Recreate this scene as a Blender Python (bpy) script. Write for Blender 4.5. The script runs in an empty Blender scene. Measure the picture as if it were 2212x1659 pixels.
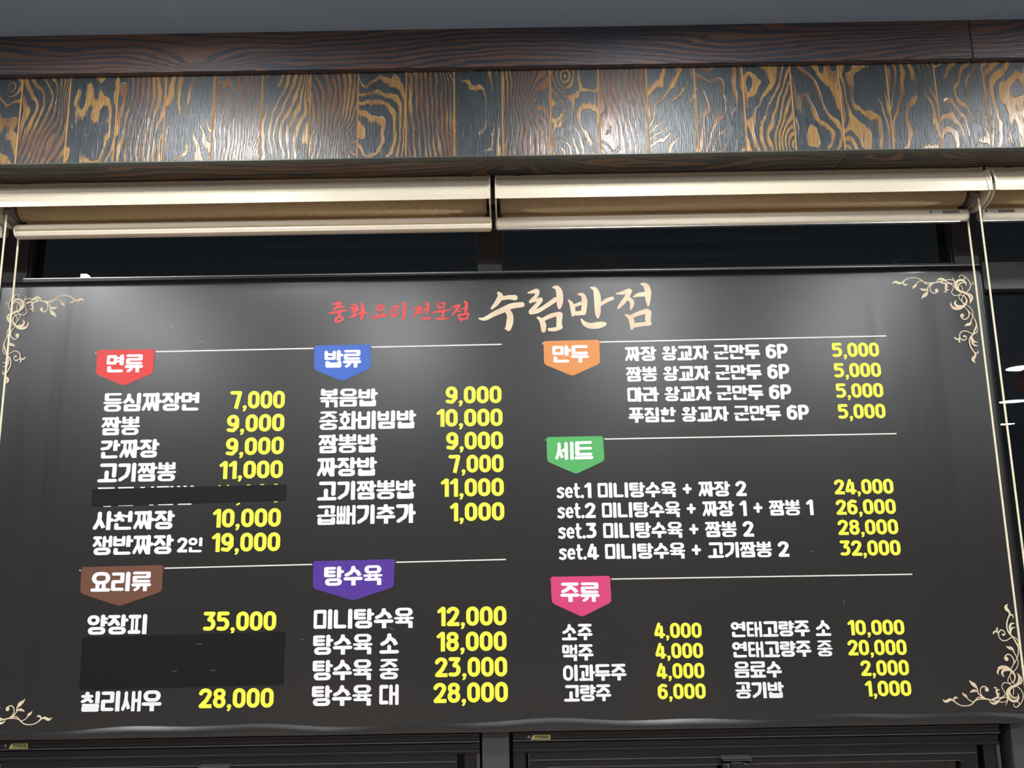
import bpy, bmesh, math, random
import numpy as np
from mathutils import Vector, Matrix
from mathutils.geometry import delaunay_2d_cdt
random.seed(7)
S = bpy.context.scene
C = S.collection

# ------------------------------------------------------------------ camera
PW, PH, F = 2212.0, 1659.0, 1661.0
CAM = Vector((0.0, -2.1, 1.55))
_u = Vector((940.0 - PW / 2, PH / 2 + 8900.0, -F)).normalized()      # vertical vanishing point
_f = Vector((0, 0, -1)); _f = (_f - _u * _f.dot(_u)).normalized()
_x = _f.cross(_u)
RW = Matrix((_x, _f, _u))                                            # camera -> world
cd = bpy.data.cameras.new('camera'); cam = bpy.data.objects.new('camera', cd); C.objects.link(cam)
cd.sensor_fit = 'HORIZONTAL'; cd.sensor_width = 36.0; cd.lens = F / PW * 36.0
cd.clip_start = 0.02
cam.matrix_world = Matrix.Translation(CAM) @ RW.to_4x4()
S.camera = cam

def at(px, py, Y=0.0):
    """point of the vertical plane y=Y seen at a pixel of the photograph"""
    d = RW @ Vector((px - PW / 2, PH / 2 - py, -F))
    return CAM + d * ((Y - CAM.y) / d.y)

# ------------------------------------------------------------------ world, exposure
w = bpy.data.worlds.new('night'); S.world = w; w.use_nodes = True
w.node_tree.nodes['Background'].inputs[0].default_value = (0.012, 0.0145, 0.017, 1)
w.node_tree.nodes['Background'].inputs[1].default_value = 0.9
S.view_settings.view_transform = 'Standard'; S.view_settings.look = 'None'
S.view_settings.exposure = 0.0; S.view_settings.gamma = 1.0
S.view_settings.use_curve_mapping = False
LAMP_L = 112.0
try:
    S.cycles.use_denoising = True
    S.cycles.sample_clamp_indirect = 6.0
except Exception:
    pass

# ------------------------------------------------------------------ materials
def mat(name, col, rough=0.5, metal=0.0, spec=0.5, emit=None, coat=0.0, trans=0.0):
    m = bpy.data.materials.new(name); m.use_nodes = True
    b = m.node_tree.nodes['Principled BSDF']
    b.inputs['Base Color'].default_value = (*col, 1)
    b.inputs['Roughness'].default_value = rough
    b.inputs['Metallic'].default_value = metal
    b.inputs['Specular IOR Level'].default_value = spec
    b.inputs['Coat Weight'].default_value = coat
    b.inputs['Transmission Weight'].default_value = trans
    if emit:
        b.inputs['Emission Color'].default_value = (*emit[0], 1)
        b.inputs['Emission Strength'].default_value = emit[1]
    return m

class NT:
    """small node helper"""
    def __init__(s, m):
        s.t = m.node_tree; s.n = s.t.nodes; s.l = s.t.links; s.b = s.n['Principled BSDF']
    def _in(s, node, k, v):
        if v is None: return
        if hasattr(v, 'links') and hasattr(v, 'type') and hasattr(v, 'is_output'): s.l.new(v, node.inputs[k])
        else: node.inputs[k].default_value = v
    def math(s, op, a, b=None, c=None, clamp=False):
        n = s.n.new('ShaderNodeMath'); n.operation = op; n.use_clamp = clamp
        s._in(n, 0, a); s._in(n, 1, b); s._in(n, 2, c); return n.outputs[0]
    def comb(s, x, y, z):
        n = s.n.new('ShaderNodeCombineXYZ'); s._in(n, 0, x); s._in(n, 1, y); s._in(n, 2, z); return n.outputs[0]
    def noise(s, vec, scale, detail=2, rough=0.5, w=None, dist=0.0):
        n = s.n.new('ShaderNodeTexNoise')
        if w is not None: n.noise_dimensions = '4D'; s._in(n, 'W', w)
        s.l.new(vec, n.inputs['Vector']); n.inputs['Scale'].default_value = scale
        n.inputs['Detail'].default_value = detail; n.inputs['Roughness'].default_value = rough
        n.inputs['Distortion'].default_value = dist
        return n.outputs['Fac']
    def ramp(s, fac, stops):
        n = s.n.new('ShaderNodeValToRGB'); s.l.new(fac, n.inputs[0])
        e = n.color_ramp.elements
        while len(e) < len(stops): e.new(0.5)
        for i, (p, c) in enumerate(stops):
            e[i].position = p; e[i].color = (*c, 1) if len(c) == 3 else c
        return n.outputs[0]
    def mix(s, fac, a, b):
        n = s.n.new('ShaderNodeMix'); n.data_type = 'RGBA'
        s._in(n, 'Factor', fac)
        for sock, v in ((n.inputs[6], a), (n.inputs[7], b)):
            if isinstance(v, tuple): sock.default_value = (*v, 1)
            else: s.l.new(v, sock)
        return n.outputs[2]
    def smooth(s, x, lo, hi):
        n = s.n.new('ShaderNodeMapRange'); n.interpolation_type = 'SMOOTHSTEP'
        s.l.new(x, n.inputs['Value']); n.inputs['From Min'].default_value = lo; n.inputs['From Max'].default_value = hi
        return n.outputs[0]
    def bump(s, h, strength, dist):
        n = s.n.new('ShaderNodeBump'); n.inputs['Strength'].default_value = strength
        n.inputs['Distance'].default_value = dist
        s.l.new(h, n.inputs['Height']); s.l.new(n.outputs[0], s.b.inputs['Normal'])

def wood(name, along, light_a, light_b, dark, rl, rd, lines=(26, 60), amp=1.0, cover=0.5, spec=0.4, jag=0.8, st=1.0, ctrl=False):
    """brushed, dark-stained softwood: contour lines of a slow field that runs along the board"""
    m = mat(name, dark, 0.35, spec=spec); t = NT(m)
    tc = t.n.new('ShaderNodeTexCoord'); sep = t.n.new('ShaderNodeSeparateXYZ')
    t.l.new(tc.outputs['Object'], sep.inputs[0])
    oi = t.n.new('ShaderNodeObjectInfo'); rnd = oi.outputs['Random']
    if along == 'Z': a, l = sep.outputs[0], sep.outputs[2]
    else: a, l = t.math('ADD', sep.outputs[2], sep.outputs[1]), sep.outputs[0]
    fr = lambda k: t.math('FRACT', t.math('MULTIPLY', rnd, k))
    if ctrl:                                                 # each board's own grain, set on the object
        sc = t.n.new('ShaderNodeSeparateColor'); t.l.new(oi.outputs['Color'], sc.inputs[0]); r1, r2, r3 = sc.outputs[0], sc.outputs[1], sc.outputs[2]
    else: r1, r2, r3 = fr(17.31), fr(91.7), fr(53.9)
    W = t.math('MULTIPLY', rnd, 137.0)
    off = t.math('MULTIPLY', rnd, 9.0)
    la = lambda k: t.math('MULTIPLY_ADD', l, k * st, off)
    Wk = lambda k: t.math('ADD', W, k)
    nz = lambda al, k, sc_, det, ro: t.noise(t.comb(a, al, Wk(k)), sc_, det, ro)
    l55, l45, l05 = la(0.55), la(0.45), la(0.05)
    n1 = nz(l55, 0.0, 8.0, 0.0, 0.4)                         # broad waves: cathedrals
    n2 = nz(l45, 7.0, 30.0, 1.0, 0.55)
    nj = nz(l05, 3.0, 520.0, 1.0, 0.65)                      # brushed fibres: jagged edges
    vo = t.n.new('ShaderNodeTexVoronoi'); vo.voronoi_dimensions = '2D'; vo.feature = 'F1'
    t.l.new(t.comb(t.math('MULTIPLY_ADD', rnd, 31.0, a), la(0.7), 0.0), vo.inputs['Vector'])
    vo.inputs['Scale'].default_value = 4.6; vo.inputs['Randomness'].default_value = 1.0
    kd = vo.outputs['Distance']                              # knots: rings round sparse centres
    kn = t.math('MULTIPLY', t.math('POWER', t.math('SUBTRACT', 1.0, t.math('MULTIPLY', kd, 3.4), clamp=True), 1.6), 4.5)
    dens = t.math('ADD', lines[0], t.math('MULTIPLY', t.math('POWER', r1, 1.3), lines[1] - lines[0]))
    f = t.math('MULTIPLY', a, dens)
    f = t.math('ADD', f, t.math('MULTIPLY', n1, t.math('ADD', 3.6 * amp, t.math('MULTIPLY', r2, 8.0 * amp))))
    f = t.math('ADD', f, t.math('MULTIPLY', n2, 1.5 * amp))
    f = t.math('ADD', f, t.math('MULTIPLY', kn, amp))
    # fibres bleed only on one flank of each ring
    f = t.math('ADD', f, t.math('MULTIPLY', nj, 0.30 * jag))
    s_ = t.math('SINE', t.math('MULTIPLY', f, 6.2832))
    bw = nz(l55, 31.0, 13.0, 0.0, 0.5)
    th = t.math('MULTIPLY_ADD', bw, 3.0, -1.5 + (0.5 - cover) * 1.6)
    s2 = t.math('ADD', s_, t.math('MULTIPLY_ADD', nj, 1.1 * jag, -0.55 * jag))
    if ctrl: th = t.math('ADD', th, t.math('MULTIPLY_ADD', r1, -0.75, 0.42))
    msk = t.smooth(t.math('SUBTRACT', s2, th), -0.12, 0.22)
    fine = t.smooth(nj, 0.30, 0.66)
    tone = nz(l55, 50.0, 15.0, 1.0, 0.5)
    lc = t.mix(t.smooth(t.math('ADD', tone, t.math('MULTIPLY_ADD', r3, 0.42, -0.21)), 0.36, 0.62), light_a, light_b)
    lc2 = t.mix(t.math('MULTIPLY', fine, 0.45), lc, tuple(c * 0.30 for c in light_a))
    dk = t.mix(fine, dark, tuple(c * 1.6 for c in dark))
    t.l.new(t.mix(msk, dk, lc2), t.b.inputs['Base Color'])
    t.l.new(t.math('MULTIPLY_ADD', msk, rl - rd, rd), t.b.inputs['Roughness'])
    t.bump(t.math('ADD', t.math('MULTIPLY', msk, -0.9), t.math('MULTIPLY', nj, 0.9)), 0.5, 0.0020)
    return m

M = {}
M['plank'] = wood('stained_plank', 'Z', (0.215, 0.115, 0.068), (0.42, 0.25, 0.090), (0.031, 0.039, 0.044), 0.26, 0.37, (16, 104), 0.95, 0.38, 0.58, ctrl=True)
M['beam'] = wood('stained_beam', 'X', (0.18, 0.105, 0.085), (0.20, 0.125, 0.09), (0.038, 0.043, 0.058), 0.45, 0.45, (35, 85), 1.0, 0.46, 0.5, 0.7, 0.40)
M['soffit'] = wood('stained_soffit', 'X', (0.20, 0.125, 0.080), (0.21, 0.14, 0.088), (0.040, 0.044, 0.044), 0.45, 0.45, (35, 70), 1.0, 0.46, 0.35, 0.4, 0.45)
M['edge'] = mat('sanded_wood_edge', (0.55, 0.30, 0.10), 0.4)
M['edgeband'] = mat('green_grey_edge_band', (0.07, 0.085, 0.07), 0.45)
M['ceil'] = mat('dark_ceiling_paint', (0.34, 0.47, 0.60), 0.42)
M['wall'] = mat('room_wall_paint', (0.24, 0.20, 0.18), 0.7)
M['darkwall'] = mat('dark_wall_paint', (0.03, 0.03, 0.03), 0.6)
M['floor'] = mat('floor_tile', (0.26, 0.20, 0.175), 0.5)
M['white'] = mat('white_print', (0.90, 0.90, 0.92), 0.5)
M['yellow'] = mat('yellow_print', (0.95, 0.955, 0.075), 0.5)
M['redtxt'] = mat('red_print', (0.76, 0.065, 0.058), 0.5)
M['line'] = mat('cream_line_print', (0.80, 0.79, 0.72), 0.5)
M['strip'] = mat('black_cover_film', (0.010, 0.009, 0.009), 0.5, spec=0.22)
M['frame'] = mat('dark_aluminium', (0.0075, 0.008, 0.0075), 0.40, spec=0.5)
M['post'] = mat('lit_post_aluminium', (0.062, 0.064, 0.066), 0.40, spec=0.5)  # frame aluminium with a lightened base, standing in for light on the upper posts
M['frame_lip'] = mat('aluminium_lip_highlight', (0.055, 0.054, 0.05), 0.4)  # lighter copy of the frame colour, paints the highlight along the lips
M['cream'] = mat('cream_plastic', (0.73, 0.66, 0.51), 0.28)
M['creamrail'] = mat('cream_rail_plastic', (0.88, 0.79, 0.63), 0.28)
M['cord'] = mat('cream_cord', (0.90, 0.82, 0.58), 0.6)
M['mech'] = mat('grey_plastic', (0.22, 0.20, 0.18), 0.35)
M['black'] = mat('black_rubber', (0.01, 0.01, 0.01), 0.5)
M['steel'] = mat('steel_edge', (0.42, 0.42, 0.41), 0.3, 0.8)
M['lampbody'] = mat('lamp_housing', (0.8, 0.8, 0.8), 0.4)
M['lamp'] = mat('lamp_diffuser', (0.9, 0.9, 0.9), 0.5, emit=((0.985, 0.99, 1.0), LAMP_L))
M['lampglow'] = mat('street_lamp_glow', (0.9, 0.9, 0.9), 0.5, emit=((1.0, 0.98, 0.97), 9.0))
M['glass'] = mat('window_glass', (0.55, 0.62, 0.66), 0.0, trans=1.0)
M['lantern'] = mat('red_lantern_paper', (0.65, 0.02, 0.03), 0.5)
M['st_yel'] = mat('sticker_yellow', (0.42, 0.38, 0.13), 0.4)
M['st_blk'] = mat('sticker_black', (0.012, 0.012, 0.012), 0.3)
M['st_wht'] = mat('sticker_white', (0.72, 0.70, 0.66), 0.4)
M['st_gry'] = mat('sticker_grey', (0.20, 0.18, 0.175), 0.4)
M['st_grn'] = mat('sticker_green', (0.03, 0.16, 0.13), 0.4)
for k, c in dict(red=(0.68, 0.045, 0.042), blue=(0.040, 0.13, 0.52), orange=(0.70, 0.265, 0.070), green=(0.085, 0.42, 0.115),
                 brown=(0.155, 0.065, 0.040), purple=(0.085, 0.030, 0.30), pink=(0.66, 0.055, 0.185)).items():
    M[k] = mat(k + '_print', c, 0.5)
    M[k + '_d'] = mat(k + '_fold_print', tuple(v * 0.35 for v in c), 0.5)
M['orange_d'] = mat('orange_fold_print', (0.70, 0.07, 0.06), 0.5)

# board film: charcoal satin vinyl
mb = mat('board_vinyl', (0.040, 0.039, 0.037), 0.30, spec=0.78)
mb.node_tree.nodes['Principled BSDF'].inputs['IOR'].default_value = 1.54; M['board'] = mb
t = NT(mb); tc = t.n.new('ShaderNodeTexCoord')
n = t.noise(tc.outputs['Object'], 900.0, 2, 0.6); t.bump(n, 0.12, 0.0004)
nn = t.noise(tc.outputs['Object'], 1.6, 2, 0.5)
t.l.new(t.ramp(nn, [(0.35, (0.0155, 0.0175, 0.0165)), (0.65, (0.020, 0.0195, 0.0185))]), t.b.inputs['Base Color'])
# gold print with slow tone drift
mg = mat('gold_print', (0.85, 0.72, 0.42), 0.5); M['gold'] = mg
t = NT(mg); tc = t.n.new('ShaderNodeTexCoord')
n = t.noise(tc.outputs['Object'], 16.0, 1, 0.5)
t.l.new(t.ramp(n, [(0.36, (0.74, 0.55, 0.38)), (0.5, (0.76, 0.62, 0.43)), (0.64, (0.74, 0.70, 0.45))]), t.b.inputs['Base Color'])
# shade fabric: ribbed weave
mf = mat('ribbed_shade_fabric', (0.25, 0.17, 0.08), 0.7); M['fabric'] = mf
t = NT(mf); tc = t.n.new('ShaderNodeTexCoord'); sp = t.n.new('ShaderNodeSeparateXYZ'); t.l.new(tc.outputs['Object'], sp.inputs[0])
sx = t.math('SINE', t.math('MULTIPLY', sp.outputs[0], 6.2832 / 0.0037))
st = t.smooth(sx, -0.5, 0.9)
nf = t.noise(tc.outputs['Object'], 120.0, 2, 0.6)
t.l.new(t.mix(t.math('MULTIPLY', st, t.math('MULTIPLY_ADD', nf, 0.6, 0.6), clamp=True), (0.42, 0.30, 0.16), (0.95, 0.78, 0.46)), t.b.inputs['Base Color'])
t.bump(sx, 0.4, 0.0008)

# ------------------------------------------------------------------ mesh helpers
def link(name, me, parent=None):
    o = bpy.data.objects.new(name, me); C.objects.link(o)
    if parent: o.parent = parent
    return o

def obj(name, bm, mats, parent=None, smooth=False, loc=None):
    me = bpy.data.meshes.new(name); bm.to_mesh(me); bm.free()
    for m_ in (mats if isinstance(mats, (list, tuple)) else [mats]): me.materials.append(m_)
    if smooth:
        for p in me.polygons: p.use_smooth = True
    o = link(name, me, parent)
    if loc: o.location = loc
    return o

def empty(name, loc, label, cat, group=None):
    o = bpy.data.objects.new(name, None); C.objects.link(o); o.location = loc
    o.empty_display_size = 0.05
    o['label'] = label; o['category'] = cat
    if group: o['group'] = group
    return o

def structure(o): o['kind'] = 'structure'; return o

def box(bm, x0, x1, y0, y1, z0, z1, bev=0.0, mi=0):
    r = bmesh.ops.create_cube(bm, size=1.0)
    for v in r['verts']:
        v.co = Vector((x0 + (v.co.x + .5) * (x1 - x0), y0 + (v.co.y + .5) * (y1 - y0), z0 + (v.co.z + .5) * (z1 - z0)))
    fs = set(f for v in r['verts'] for f in v.link_faces)
    for f in fs: f.material_index = mi
    if bev:
        es = list(set(e for v in r['verts'] for e in v.link_edges))
        bmesh.ops.bevel(bm, geom=es, offset=bev, segments=2, affect='EDGES', profile=0.5)

def extrude_x(bm, prof, x0, x1, mi=0, nseg=1, caps=True):
    """prof: closed list of (y,z)"""
    rings = []
    for k in range(nseg + 1):
        x = x0 + (x1 - x0) * k / nseg
        rings.append([bm.verts.new((x, y, z)) for y, z in prof])
    n_ = len(prof)
    for a, b in zip(rings, rings[1:]):
        for i in range(n_):
            f = bm.faces.new((a[i], a[(i + 1) % n_], b[(i + 1) % n_], b[i])); f.material_index = mi
    if caps:
        bm.faces.new(rings[0][::-1]).material_index = mi; bm.faces.new(rings[-1]).material_index = mi
    bmesh.ops.recalc_face_normals(bm, faces=bm.faces)

def lathe(bm, prof, org, axis='Z', seg=32, mi=0):
    """prof: list of (r,h)"""
    rings = []
    for r, h in prof:
        ring = []
        for k in range(seg):
            a = 2 * math.pi * k / seg; c, s_ = r * math.cos(a), r * math.sin(a)
            p = {'Z': (c, s_, h), 'X': (h, c, s_), 'Y': (c, h, s_)}[axis]
            ring.append(bm.verts.new(Vector(org) + Vector(p)))
        rings.append(ring)
    for a, b in zip(rings, rings[1:]):
        for i in range(seg):
            bm.faces.new((a[i], a[(i + 1) % seg], b[(i + 1) % seg], b[i])).material_index = mi
    for rg in (rings[0], rings[-1]):
        try: bm.faces.new(rg).material_index = mi
        except ValueError: pass
    bmesh.ops.recalc_face_normals(bm, faces=bm.faces)

# ------------------------------------------------------------------ planar strokes -> union triangulation
def disc(x, y, rx, ry, n_=12):
    return [(x + rx * math.cos(2 * math.pi * k / n_), y + ry * math.sin(2 * math.pi * k / n_)) for k in range(n_)]

def area2(p): return sum(p[i][0] * p[(i + 1) % len(p)][1] - p[(i + 1) % len(p)][0] * p[i][1] for i in range(len(p)))

def union(polys, eps=1e-4):
    vs, fs = [], []
    for p in polys:
        if abs(area2(p)) < 1e-9: continue
        if area2(p) < 0: p = p[::-1]
        b = len(vs); vs += [Vector(q) for q in p]; fs.append(list(range(b, b + len(p))))
    r = delaunay_2d_cdt(vs, [], fs, 1, eps)
    V_ = np.array([(v.x, v.y) for v in r[0]]); T = np.array([tuple(f) for f in r[2]])
    cen = V_[T].mean(axis=1); keep = np.zeros(len(T), bool)
    for f in fs:                                   # every pen polygon is convex
        q = np.array([(vs[i].x, vs[i].y) for i in f]); lo, hi = q.min(0), q.max(0)
        c_ = np.nonzero((cen[:, 0] > lo[0]) & (cen[:, 0] < hi[0]) & (cen[:, 1] > lo[1]) & (cen[:, 1] < hi[1]) & ~keep)[0]
        if not len(c_): continue
        ins = np.ones(len(c_), bool)
        for a_, b_ in zip(q, np.roll(q, -1, 0)):
            ins &= (b_[0] - a_[0]) * (cen[c_, 1] - a_[1]) - (b_[1] - a_[1]) * (cen[c_, 0] - a_[0]) > -1e-12
        keep[c_[ins]] = True
    return [(x, y) for x, y in V_], [tuple(int(i) for i in t_) for t_ in T[keep]]

def pen_stroke(pts, V, H, caps='rr', dn=12):
    """sweep an elliptical pen (width V, height H) along a polyline"""
    rx, ry = V / 2, H / 2; out = []
    q = [(x / rx, y / ry) for x, y in pts]
    for (x0, y0), (x1, y1) in zip(q, q[1:]):
        d = math.hypot(x1 - x0, y1 - y0)
        if d < 1e-6: continue
        nx, ny = -(y1 - y0) / d, (x1 - x0) / d
        out.append([((x0 + nx) * rx, (y0 + ny) * ry), ((x0 - nx) * rx, (y0 - ny) * ry), ((x1 - nx) * rx, (y1 - ny) * ry), ((x1 + nx) * rx, (y1 + ny) * ry)])
    last = len(pts) - 1
    for i, (x, y) in enumerate(pts):
        if (i == 0 and caps[0] == 'b') or (i == last and caps[1] == 'b'): continue
        out.append(disc(x, y, rx, ry, dn))
    return out

def catmull(pts, n_=5):
    """(x,y,w) control points -> smooth samples"""
    if len(pts) < 3: return [tuple(p) for p in pts]
    P = [pts[0]] + list(pts) + [pts[-1]]; out = []
    for i in range(1, len(P) - 2):
        for k in range(n_):
            t_ = k / n_
            out.append(tuple(0.5 * ((2 * P[i][j]) + (-P[i - 1][j] + P[i + 1][j]) * t_ + (2 * P[i - 1][j] - 5 * P[i][j] + 4 * P[i + 1][j] - P[i + 2][j]) * t_ ** 2
                                    + (-P[i - 1][j] + 3 * P[i][j] - 3 * P[i + 1][j] + P[i + 2][j]) * t_ ** 3) for j in range(len(P[0]))))
    out.append(tuple(pts[-1])); return out

def var_stroke(pts, n_=5, dn=10):
    """stroke of varying width: (x, y, diameter)"""
    q = catmull(pts, n_); out = []
    for (x0, y0, w0), (x1, y1, w1) in zip(q, q[1:]):
        d = math.hypot(x1 - x0, y1 - y0)
        if d < 1e-6: continue
        nx, ny = -(y1 - y0) / d, (x1 - x0) / d; a, b = max(w0, .5) / 2, max(w1, .5) / 2
        out.append([(x0 + nx * a, y0 + ny * a), (x0 - nx * a, y0 - ny * a), (x1 - nx * b, y1 - ny * b), (x1 + nx * b, y1 + ny * b)])
    for x, y, w_ in q: out.append(disc(x, y, max(w_, .5) / 2, max(w_, .5) / 2, dn))
    return out

# ------------------------------------------------------------------ heavy rounded display lettering (Hangul composed from strokes)
def arc(cx_, cy_, rx, ry, a0, a1, n_=6):
    return [(cx_ + rx * math.cos(math.radians(a0 + (a1 - a0) * k / n_)), cy_ + ry * math.sin(math.radians(a0 + (a1 - a0) * k / n_))) for k in range(n_ + 1)]

def rring(l, b, r, t_, cr=0.5):
    """rounded ring centre line"""
    w_, h = r - l, t_ - b; k = min(w_, h) * cr
    p = arc(r - k, t_ - k, k, k, 0, 90, 4) + arc(l + k, t_ - k, k, k, 90, 180, 4) + arc(l + k, b + k, k, k, 180, 270, 4) + arc(r - k, b + k, k, k, 270, 360, 4)
    return p + [p[0]]

def jamo(c, x0, y0, x1, y1, V, H, ctx='top'):
    """strokes of a consonant whose ink fills the box; ctx: 'top' over a vowel, 'left' of a vowel, 'leftf' left with a final below, 'final'"""
    l, r, b, t_ = x0 + V / 2, x1 - V / 2, y0 + H / 2, y1 - H / 2
    m = (l + r) / 2; md = (t_ + b) / 2; P = []
    def S_(pts, caps='rr', v=V, h=H): P.extend(pen_stroke(pts, v, h, caps))
    if c in 'ㄲㄸㅃㅆㅉ':
        base = dict(zip('ㄲㄸㅃㅆㅉ', 'ㄱㄷㅂㅅㅈ'))[c]
        w_ = x1 - x0; v2 = min(V * .82, w_ * 0.27)
        if c == 'ㅃ':
            l, r = x0 + v2 / 2, x1 - v2 / 2
            for x in (l, m, r): S_([(x, y1 - H / 2), (x, b)], 'rr', v2)
            S_([(l, b), (r, b)]); S_([(l, md), (r, md)], 'rr', v2, H * .9); return P
        if c == 'ㅉ':
            v2 = min(V * .78, w_ * 0.24)
            l, r = x0 + v2 / 2, x1 - v2 / 2
            S_([(l, t_), (r, t_)], 'rr', v2)
            q1, q2 = l + (r - l) * .30, l + (r - l) * .74
            S_([(q1, t_), (q1 - .01, t_ - (t_ - b) * .5), (l - .01, b)], 'rr', v2)
            S_([(q1, t_ - (t_ - b) * .45), (m, b)], 'rr', v2)
            S_([(q2, t_), (q2 - .01, t_ - (t_ - b) * .5), (m + .0, b)], 'rr', v2)
            S_([(q2, t_ - (t_ - b) * .45), (r + .02, b)], 'rr', v2); return P
        g = w_ * .02
        P += jamo(base, x0, y0, x0 + w_ * .52 - g, y1, v2, H, ctx); P += jamo(base, x0 + w_ * .5 + g, y0, x1, y1, v2, H, ctx); return P
    if c == 'ㄱ':
        if ctx == 'left':
            S_([(l, t_), (r, t_)]); S_([(r, t_), (r - .01, md + .06), (r - (r - l) * .2, md - (md - b) * .45), (l + (r - l) * .08, b)])
        elif ctx == 'leftf':
            S_([(l, t_), (r, t_), (r - .02, md), (r - (r - l) * .35, b + .03), (l, b)])
        elif ctx == 'final': S_([(l, t_), (r, t_)]); S_([(r, t_), (r, y0)], 'rb')
        else: S_([(l, t_), (r, t_)]); S_([(r, t_), (r - .02, b)])
    elif c == 'ㄴ': S_([(l, t_), (l, b), (r, b)])
    elif c == 'ㄷ': S_([(r, t_), (l, t_), (l, b), (r, b)])
    elif c == 'ㄹ': S_([(l, t_), (r, t_), (r, md), (l, md), (l, b), (r, b)])
    elif c == 'ㅁ': S_([(l, t_), (r, t_), (r, b), (l, b), (l, t_)])
    elif c == 'ㅂ':
        S_([(l, y1 - H / 2), (l, b)]); S_([(r, y1 - H / 2), (r, b)]); S_([(l, b), (r, b)])
        yb = md + (t_ - b) * .12
        S_([(l, yb), (r, yb)])
    elif c == 'ㅅ':
        if ctx in ('left', 'leftf'):
            a = m - .01
            S_([(a, t_), (a, md + (t_ - md) * .35), (a - (a - l) * .35, md - (md - b) * .35), (l, b)])
            S_([(a, md + .04), (r, b)], 'rb' if ctx == 'left' else 'rr')
        else:
            S_([(m, t_), (m, t_ - (t_ - b) * .25), (m - (m - l) * .4, b + (t_ - b) * .25), (l, b)])
            S_([(m, t_ - (t_ - b) * .3), (m + (r - m) * .65, b + (t_ - b) * .38), (r, b - H * .3)], 'rb')
    elif c in 'ㅈㅊ':
        tt = t_
        if c == 'ㅊ':
            S_([(m, t_), (m, t_ - H * .6)]); tt = t_ - H * 1.0
        S_([(l + .0, tt), (r - .0, tt)])
        top = ctx in ('top', 'final')
        S_([(m + (.02 if top else 0.02), tt), (m, tt - (tt - b) * .35), (m - (m - l) * .45, b + (tt - b) * .22), (l, b)])
        S_([(m, tt - (tt - b) * .4), (m + (r - m) * .65, b + (tt - b) * .3), (r + .01, b - (H * .3 if top else 0))], 'rb' if top or ctx == 'left' else 'rr')
    elif c == 'ㅋ': S_([(l, t_), (r, t_), (r, b)]); S_([(l, md), (r, md)])
    elif c == 'ㅌ': S_([(r, t_), (l, t_), (l, b), (r, b)]); S_([(l, md), (r - .01, md)])
    elif c == 'ㅍ':
        S_([(l, t_), (r, t_)]); S_([(l, b), (r, b)])
        for k in (.28, .72): S_([(l + (r - l) * k, t_), (l + (r - l) * k, b)], 'rr', V * .9)
    elif c == 'ㅎ':
        S_([(m, t_ + H * .1), (m, t_ - H * .4)], 'rr', V * .9); y = t_ - H * .85
        S_([(l, y), (r, y)], 'rr', V, H * .9)
        e = V * .25
        P += pen_stroke(rring(l + e, b, r - e, y - H * .75), V * .9, H * .9)
    elif c == 'ㅇ':
        P += pen_stroke(rring(l, b, r, t_, .5), V, H, 'rr', 10)
    return P

INI = 'ㄱㄲㄴㄷㄸㄹㅁㅂㅃㅅㅆㅇㅈㅉㅊㅋㅌㅍㅎ'
VOW = 'ㅏㅐㅑㅒㅓㅔㅕㅖㅗㅘㅙㅚㅛㅜㅝㅞㅟㅠㅡㅢㅣ'
FIN = ['', 'ㄱ', 'ㄲ', 'ㄳ', 'ㄴ', 'ㄵ', 'ㄶ', 'ㄷ', 'ㄹ', 'ㄺ', 'ㄻ', 'ㄼ', 'ㄽ', 'ㄾ', 'ㄿ', 'ㅀ', 'ㅁ', 'ㅂ', 'ㅄ', 'ㅅ', 'ㅆ', 'ㅇ', 'ㅈ', 'ㅊ', 'ㅋ', 'ㅌ', 'ㅍ', 'ㅎ']

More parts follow.
